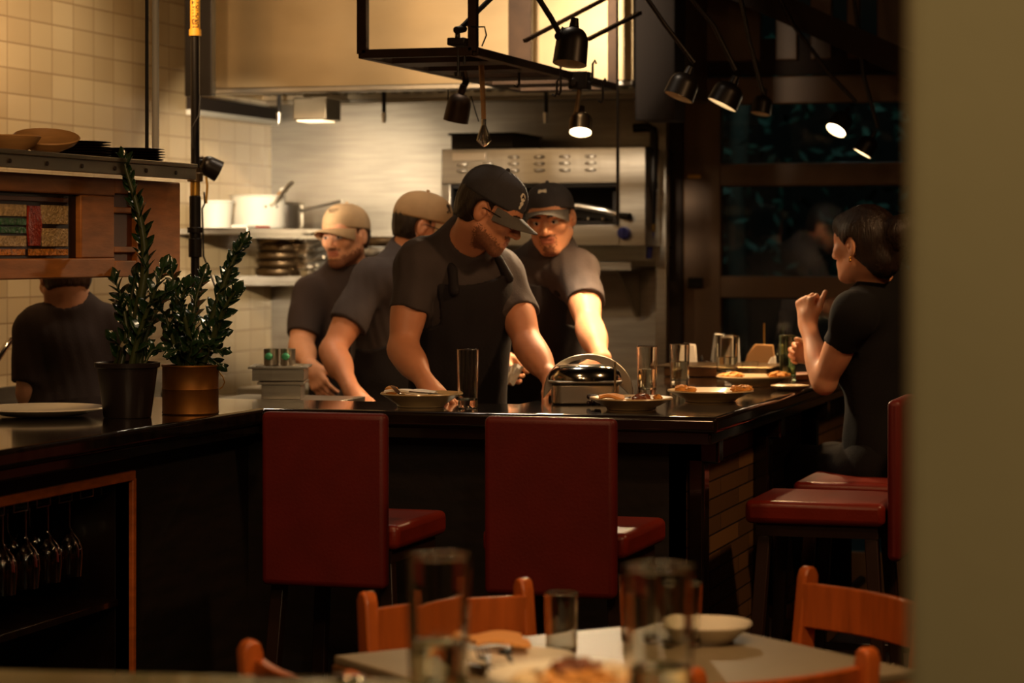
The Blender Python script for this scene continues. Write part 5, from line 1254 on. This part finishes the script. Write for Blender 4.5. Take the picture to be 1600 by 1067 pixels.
for i, (px, py, dx, r, m) in enumerate(((1132,995,0,.026,'food_cream'),(1112,998,0,.02,'food_gold'),(1094,996,0,.024,'food_brown'))):
    lump(('pale bread chunk at the right of the white bowl','golden bread chunk in the middle of the white bowl','brown bread chunk at the left of the white bowl')[i],W(px,py,4.72)+Vector((0,0,-.004)),r,m,'bread_piece','bread',60+i,'bread in the white bowl',(.9,.8,1))
# ================================================================ high table right before the camera
NZ = .90; A_, B_ = WZ(-170,1041,NZ), WZ(1112,1071,NZ); na = (B_-A_); na.z = 0; nl = na.length; na.normalize(); nd_ = Vector((na.y,-na.x,0))
nt = thing('high_table','dark glossy high table at the bottom edge nearest the camera','table',(A_+B_)/2+nd_*.35); nt.location.z = 0; ROOT[nt.name] = Vector(nt.location)
b = MB(); quad(A_,nd_,na,.62,nl,NZ-.035,NZ,b); b.build('tabletop','near_top',nt,bevel=.006)
for a, e in ((.06,.08),(nl-.06,.08),(.06,.54),(nl-.06,.54)):
    q = A_+na*a+nd_*e; b = MB(); b.bar((q.x,q.y,0),(q.x,q.y,NZ-.035),.05); b.build('leg','black_metal',nt)
c = W(685,1000,3.2); c.z = NZ+.001; tall_glass('left of two large blurred tumblers nearest the camera',c,.0425,.196,.42,base=.014)
c = W(1030,1000,3.06); c.z = NZ+.001; tall_glass('right of two large blurred tumblers nearest the camera',c,.0445,.20,.36,base=.014)
c = W(890,1000,3.23); c.z = NZ+.001; plate('blurred white plate of food nearest the camera',c,.112,.03,'porcelain')
for i, (px, dd, r, m) in enumerate(((842,3.2,.034,'food_cream'),(880,3.18,.036,'food_gold'),(925,3.2,.034,'food_gold'),(958,3.24,.028,'food_cream'),(900,3.27,.03,'food_brown'))):
    p_ = W(px,1040,dd); p_.z = NZ+.021+.006*(i==4); lump(('pale wrap piece at the left of the nearest plate','golden wrap piece left of centre on the nearest plate','golden wrap piece right of centre on the nearest plate','pale wrap piece at the right of the nearest plate','brown filling in the middle of the nearest plate')[i],p_,r,m,'wrap_piece','food',80+i,'wrap pieces on the nearest plate',(1.3,.9,.5))

sp = thing('spoon','blurred spoon lying on the dark high table left of the large tumbler','spoon',(0,0,0)); q = WZ(545,1062,NZ); q.z = NZ+.004; place(sp,q); ROOT[sp.name] = Vector(q)
b = MB(); b.ball(q,(.024,.016,.004),14); b.build('bowl','chrome',sp); b = MB(); b.tube([q+D(-.02,0,0),q+D(-.13,-.02,.002)],[.004,.006],8,flat=.5); b.build('handle','chrome',sp)
# ================================================================ people
def stand(pel, yawdir, spread=.1, back=0.):
    f = nrm(np.array(D(*yawdir))); r = np.cross(f, V(0,0,1)); out = []
    for s in (1,-1):
        hip = pel+r*s*.085+V(0,0,-.03); an = V(pel[0],pel[1],.09)+r*s*spread-f*back; kn = (hip+an)/2+f*.03+V(0,0,.02)
        toe = an+f*.14; toe[2] = .04; out.append((hip, kn, an, toe))
    return out
Dn = lambda *a: np.array(D(*a))
def recap(o, cp_name): pass
# --- leaning cook in the navy cap
def cook_front():
    hc = Cp(764,331,7.32); A = head_axes((1,-.22,-.52), .0)
    J = dict(neck=Cp(722,392,7.45), pelvis=Cp(706,640,7.68), shR=Cp(650,418,7.38), elR=Cp(629,545,7.30), wrR=Cp(668,602,7.13), shL=Cp(788,430,7.6), elL=Cp(826,541,7.45), wrL=Cp(861,592,7.30))
    hd = hand_prims(J['wrR'], Dn(.42,-.75,-.38), Dn(.1,-.3,1), -1, (.3,.3,.35,.4), .3)+hand_prims(J['wrL'], Dn(.35,-.45,-.55), Dn(.5,-.3,.7), 1, (.35,.4,.4,.45), .4)
    o, h = person('man in navy cap and charcoal shirt leaning on the bar looking down', J, (hc,A,1.0), hd, stand(J['pelvis'],(.5,-1,0)), shirt='shirt_charcoal', beard=(True,True), noise_seed=3, apron=('apron_black',.10,.135), fine=.0032, sleeve=.56)
    hh = (hc,A,1.0); hair_part(o, hh, short_hair, 'hair_dark', grow=.009); glasses(o, hh)
    cp, sf = cap_part(o, hh, 'cap_navy', 'cap_brim', -.06, brim_len=.074, up=.010)
    disc = [(math.cos(i*PI/8)*(1+.12*math.cos(i*1.9)), math.sin(i*PI/8)) for i in range(16)]
    em = blob(sf, cp, [[(x*.9,y*1.0+.55) for x, y in disc],[(x*.55,y*.5-.95) for x, y in disc],[(x*.35+.1,y*.45-1.75) for x, y in disc]], 'thread_white', 'emblem', .42, .44, .155, .15)
    stroke(sf, cp, [[(-.45,.2),(0,1.1),(.45,.2)],[(-.25,.55),(.25,.55)]], .0022, 'thread_dark', 'emblem_mark', .42, .44, .155, .15)
    P_ = Cp(726,455,7.2)
    return o
# --- second cook behind, label on the cap
def cook_right():
    hc = Cp(860,343,8.38); A = head_axes((-.22,-1,-.20), -.10)
    J = dict(neck=Cp(861,402,8.45), pelvis=Cp(838,640,8.62), shR=Cp(790,430,8.5), elR=Cp(772,520,8.42), wrR=Cp(776,550,8.16), shL=Cp(905,428,8.36), elL=Cp(921,512,8.14), wrL=Cp(940,562,7.95))
    hd = hand_prims(J['wrL'], Dn(-.45,-.35,-.5), Dn(.15,-.55,.8), 1, (.35,.4,.4,.45), .4)+hand_prims(J['wrR'], Dn(.3,-.4,-.75), Dn(-.5,-.7,.2), -1, (.7,.7,.7,.7), .6)
    o, h = person('bearded man in dark cap with white tag reaching towards the press', J, (hc,A,1.0), hd, stand(J['pelvis'],(0,-1,0)), shirt='shirt_charcoal', beard=(False,True), noise_seed=17, apron=('apron_black',.12,.125), fine=.0035, sleeve=.55, skin='skin_fair')
    hh = (hc,A,1.0); hair_part(o, hh, short_hair, 'hair_dark', grow=.008)
    cp, sf = cap_part(o, hh, 'cap_navy', 'cap_brim', .24, brim_len=.058)
    blob(sf, cp, [[(-1,-.65),(1,-.65),(1,.65),(-1,.65)]], 'thread_white', 'tag', .0, .62, .20, .13)
    t = thing('paper_towel','white paper towel in the hand of the bearded cook','paper',Cp(784,590,7.98)); b = MB(); rows = []
    for i in range(7): rows.append([Vector(W(789+30*i/6*(1-.55*j/6),570+5*j+ (3*math.sin(i*1.4)),7.94+.012*math.sin(i*2.1+j))) for j in range(7)])
    b.sheet(rows,.002); b.build('sheet','paper',t)
    return o
# --- cook behind the leaning man, tan cap from the side
def cook_mid():
    hc = Cp(660,356,8.5); A = head_axes((1,.12,-.28), 0.)
    J = dict(neck=Cp(632,412,8.52), pelvis=Cp(590,640,8.62), shR=Cp(580,440,8.36), elR=Cp(519,548,8.24), wrR=Cp(551,612,8.02), shL=Cp(686,445,8.7), elL=Cp(716,540,8.62), wrL=Cp(690,600,8.4))
    hd = hand_prims(J['wrR'], Dn(.4,-.55,-.4), Dn(.1,-.4,.9), -1, (.4,.4,.45,.5), .4)+hand_prims(J['wrL'], Dn(-.2,-.5,-.5), Dn(.3,-.5,.8), 1, (.4,.4,.4,.4), .4)
    o, h = person('cook in tan cap seen from the side behind the leaning man', J, (hc,A,1.), hd, stand(J['pelvis'],(.4,-1,0)), shirt='shirt_charcoal', noise_seed=29, apron=('apron_black',.2,.12), fine=.0042, sleeve=.62)
    hh = (hc,A,1.); hair_part(o, hh, short_hair, 'hair_dark', grow=.008); glasses(o, hh)
    cp, sf = cap_part(o, hh, 'cap_tan_dark', 'cap_tan_dark', .06)
    stroke(sf, cp, [[(-.5,-1),(-.2,.9)],[(-.6,.7),(.2,1.1),(.5,.6),(.1,.1),(-.3,.05)],[(-.1,.05),(.5,-1),(.8,-.8)]], .0028, 'thread_dark', 'emblem', .6, .5, .17, .17)
    return o
def cook_left():
    hc = Cp(540,370,9.3); A = head_axes((-.62,-1,-.10), -.03)
    J = dict(neck=Cp(545,430,9.35), pelvis=Cp(545,645,9.4), shR=Cp(486,462,9.26), elR=Cp(470,540,9.16), wrR=Cp(484,572,8.95), shL=Cp(612,458,9.42), elL=Cp(640,550,9.38), wrL=Cp(604,600,9.15))
    hd = hand_prims(J['wrR'], Dn(.45,-.3,-.8), Dn(-.5,-.75,.1), -1, (.3,.35,.4,.45), .35)+hand_prims(J['wrL'], Dn(-.4,-.5,-.5), Dn(.3,-.5,.8), 1, (.4,.4,.4,.4), .4)
    o, h = person('man in tan cap and dark shirt standing left with stubbled face turned aside', J, (hc,A,1.), hd, stand(J['pelvis'],(-.3,-1,0)), shirt='shirt_brown', beard=(True,True), noise_seed=41, apron=('apron_black',.34,.12), fine=.004, sleeve=.80, skin='skin_fair')
    hh = (hc,A,1.); hair_part(o, hh, short_hair, 'hair_brown', grow=.008)
    cp, sf = cap_part(o, hh, 'cap_tan', 'cap_tan', .16)
    stroke(sf, cp, [[(-1,.5),(-.6,.75),(-.2,.55),(.2,.75),(.6,.5),(1,.6)],[(-.8,0),(-.4,.15),(0,-.05),(.5,.15),(.8,0)],[(-.5,-.5),(0,-.42),(.5,-.55)]], .0015, 'thread_dark', 'stitched_lettering', 0., .62, .34, .16)
    return o
def cook_back():
    hc = Cp(100,432,7.85); A = head_axes((-.55,1,-.42), .0)
    J = dict(neck=Cp(113,490,7.86), pelvis=Cp(112,660,7.82), shL=Cp(58,514,7.84), elL=Cp(48,612,7.80), wrL=Cp(66,655,8.0), shR=Cp(174,512,7.90), elR=Cp(190,605,8.02), wrR=Cp(150,640,8.2))
    hd = hand_prims(J['wrL'], Dn(.3,.6,-.3), Dn(-.4,0,.8), 1, (.5,.5,.5,.5), .4)+hand_prims(J['wrR'], Dn(-.5,.6,-.2), Dn(.1,-.2,.9), -1, (.5,.5,.5,.5), .4)
    o, h = person('crouched cook in dark shirt seen from behind under the stained glass cabinet', J, (hc,A,1.), hd, stand(J['pelvis'],(-.4,1,0)), shirt='shirt_brown', noise_seed=55, apron=('apron_black',.25,.12), fine=.004, sleeve=.86, skin='skin_fair')
    def nape(lx, ly, lz): return mxr([ly-.03-np.where(lz > .03,(lz-.03),0), -.062-lz+np.abs(lx)*.12, np.where(np.abs(lx) > .05, .026-np.sqrt((ly+.006)**2+((lz+.002)*.75)**2), -1)])
    hair_part(o, (hc,A,1.), nape, 'hair_brown', grow=.012)
    return o
def woman():
    hc = Cp(1350,384,7.45); A = head_axes((-.72,.69,-.04), .0); hs = .98
    J = dict(neck=Cp(1384,452,7.56), pelvis=Cp(1380,712,7.58), shL=Cp(1334,490,7.36), elL=Cp(1288,597,7.50), wrL=Cp(1262,507,7.64), shR=Cp(1420,484,7.70), elR=Cp(1375,580,7.86), wrR=Cp(1280,560,8.06))
    hd = hand_prims(J['wrL'], Dn(-.12,.12,1), Dn(-.72,-.6,.12), 1, (1.15,1.2,1.25,1.3), .5, .92)+hand_prims(J['wrR'], Dn(-1,.1,.28), Dn(.15,.9,.2), -1, (.75,.8,.85,.9), .5, .9)
    pz = J['pelvis']; out = []
    for dv in (-.075,.075):
        hip = pz+Dn(.65*dv,.75*dv,-.03); kn = hip+Dn(-.16,.33,-.03); an = kn+Dn(.02,.02,-.43); toe = an+Dn(-.05,.1,-.06); out.append((hip,kn,an,toe))
    o, h = person('woman in black dress on a bar stool facing the kitchen, fist raised to her chin', J, (hc,A,hs), hd, out, shirt='shirt_black', noise_seed=61, fine=.0034, sleeve=.46, skin='skin_fair', female=True, slim=.82, neck_r=.046, belly=.92)
    for c_ in o.children:
        if c_.name.startswith('trousers'): c_.name = 'skirt'; c_.data.materials[0] = MATS['shirt_black']
        if c_.name.startswith('shirt'): c_.name = 'dress_top'
    P = lambda x, y, z: hc+hs*(A[0]*x+A[1]*y+A[2]*z)
    def bangs(lx, ly, lz):
        front = ly-(.012+np.where(lz > .028, .095, np.clip((lz+.01)*.9,-.01,.03)))
        ear = np.where((np.abs(lx) > .055), .025-np.sqrt((ly+.004)**2+((lz+.004)*.8)**2), -1)
        return mxr([front, -.085-lz+np.where(ly > -.06,(ly+.06)*1.0,0), ear])
    ex_ = [ell(P(0,.050,.064), A, (.063,.052,.046), .015), ell(P(0,-.075,-.055), A, (.05,.045,.05), .03), ell(P(0,-.14,.035), A, (.05,.045,.055), .025), ell(P(.02,-.17,.06), A, (.03,.03,.035), .02), cap(P(0,-.13,-.01), P(.0,-.12,-.075), .024, .008, .02), cap(P(-.052,.04,.0), P(-.058,.045,-.05), .006, .002, .01)]
    hair_part(o, (hc,A,hs), bangs, 'hair_dark', ex_, grow=.012, pad=.02)
    b = MB(); q = Vector(P(-.081,-.004,-.038)); b.ball(q,.0042,10); b.ball(q-Vector((0,0,.008)),.0048,10); b.build('earring','gold',o)
    return o
for f in (cook_front, cook_right, cook_mid, cook_left, cook_back, woman): f()
bpy.context.view_layer.update()
# ================================================================ light
WARM = (1.0,.60,.28); WARM2 = (1.0,.72,.42); KIT = (1.0,.80,.55)
def spot(name, pos, target, watts, size, colr=WARM, blend=.6, rad=.03):
    l = bpy.data.lights.new(name,'SPOT'); l.energy = watts; l.color = colr; l.spot_size = math.radians(size); l.spot_blend = blend; l.shadow_soft_size = rad
    o = bpy.data.objects.new(name,l); COL.objects.link(o); o.location = pos
    o.rotation_euler = (Vector(target)-Vector(pos)).to_track_quat('-Z','Y').to_euler(); return o
def point(name, pos, watts, colr=WARM, rad=.05):
    l = bpy.data.lights.new(name,'POINT'); l.energy = watts; l.color = colr; l.shadow_soft_size = rad
    o = bpy.data.objects.new(name,l); COL.objects.link(o); o.location = pos; return o
def area(name, pos, target, watts, sx, sy, colr=WARM2):
    l = bpy.data.lights.new(name,'AREA'); l.energy = watts; l.color = colr; l.shape = 'RECTANGLE'; l.size = sx; l.size_y = sy
    o = bpy.data.objects.new(name,l); COL.objects.link(o); o.location = pos
    o.rotation_euler = (Vector(target)-Vector(pos)).to_track_quat('-Z','Y').to_euler(); return o
spot('light_clip_lamp', W(345,271,7.97), W(405,312,10.15), 230, 37, KIT, .5, .018)
spot('light_spot_lamp', W(907,210,8.17), W(895,560,7.6), 60, 110, WARM2, .5, .03)
spot('light_row_second', W(1127,168,8.33), W(1110,600,8.0), 45, 100, WARM, .6, .035)
spot('light_row_bright', W(1303,208,8.95), W(1150,560,8.8), 90, 100, WARM, .6, .035)
spot('light_row_first', W(1056,156,7.97), W(915,520,7.9), 60, 90, WARM, .6, .035)
spot('light_rack_up', W(770,-130,7.5), W(765,10,9.1), 330, 60, (1,.78,.54), .8, .06)
spot('light_hood_wall', (-3.80,9.2,1.90), (-3.5,10.0,1.62), 14, 90, KIT, 1., .38)
area('light_hood', (-3.1,9.0,2.40), (-3.1,9.3,0), 4.5, 1.2, .3, KIT)
spot('light_shelf_wash', W(120,-180,7.2), W(110,140,9.0), 75, 110, (1,.62,.30), .8, .08)
spot('light_left_kitchen', (-3.55,8.2,2.9), (-3.8,7.6,1.0), 22, 120, KIT, .8, .1)
spot('light_table_fill', (-.5,3.5,2.5), (-.75,3.7,.75), 82, 112, WARM, .8, .09)  # unseen warm light added above the table, no fixture built
spot('light_bar_fill', (-1.9,4.6,2.95), (-2.2,5.9,.7), 45, 85, (1,.55,.24), .9, .12)  # unseen fill, added to warm the stool backs and bar front
spot('light_wing_fill', (.3,5.9,2.9), (-1.3,7.2,.7), 110, 85, (1,.55,.24), .9, .12)  # fill added to lift the plank side, source out of view
spot('light_kitchen_overhead', (-2.35,7.5,3.1), (-2.6,7.5,.9), 45, 100, (1,.80,.58), .8, .12)
point('light_dining_fill', (-.9,2.2,2.75), 34, (1,.56,.25), .15)  # added soft warm fill from the camera side
point('light_left_fill', (-1.7,3.5,2.55), 20, (1,.56,.25), .15)  # added warm fill from the left, also reaches the glass cubby
spot('light_near_wall', (.35,.5,2.8), (.05,2.0,1.4), 95, 120, (1,.78,.44), .9, .12)  # unseen light added to brighten the near wall
point('light_street', (-2.2,11.5,3.5), 45, (.45,.85,.9), .08)
w = bpy.data.worlds.new('world'); sc.world = w; w.use_nodes = True
w.node_tree.nodes['Background'].inputs[0].default_value = (.9,.5,.25,1); w.node_tree.nodes['Background'].inputs[1].default_value = .004
# ================================================================ camera
cd = bpy.data.cameras.new('camera'); cam = bpy.data.objects.new('camera',cd); COL.objects.link(cam)
cam.location = (0,0,HC); cam.rotation_euler = (PI/2,0,TH)
cd.sensor_width = 36; cd.lens = FPX*36/1600; cd.shift_y = -(533.5-HOR)/1600; cd.clip_start = .1; cd.clip_end = 60
cd.dof.use_dof = True; cd.dof.focus_distance = 6.6; cd.dof.aperture_fstop = 3.2
sc.camera = cam
sc.view_settings.view_transform = 'Standard'; sc.view_settings.look = 'None'; sc.view_settings.gamma = 1; sc.view_settings.exposure = 0.
sc.view_settings.use_curve_mapping = False
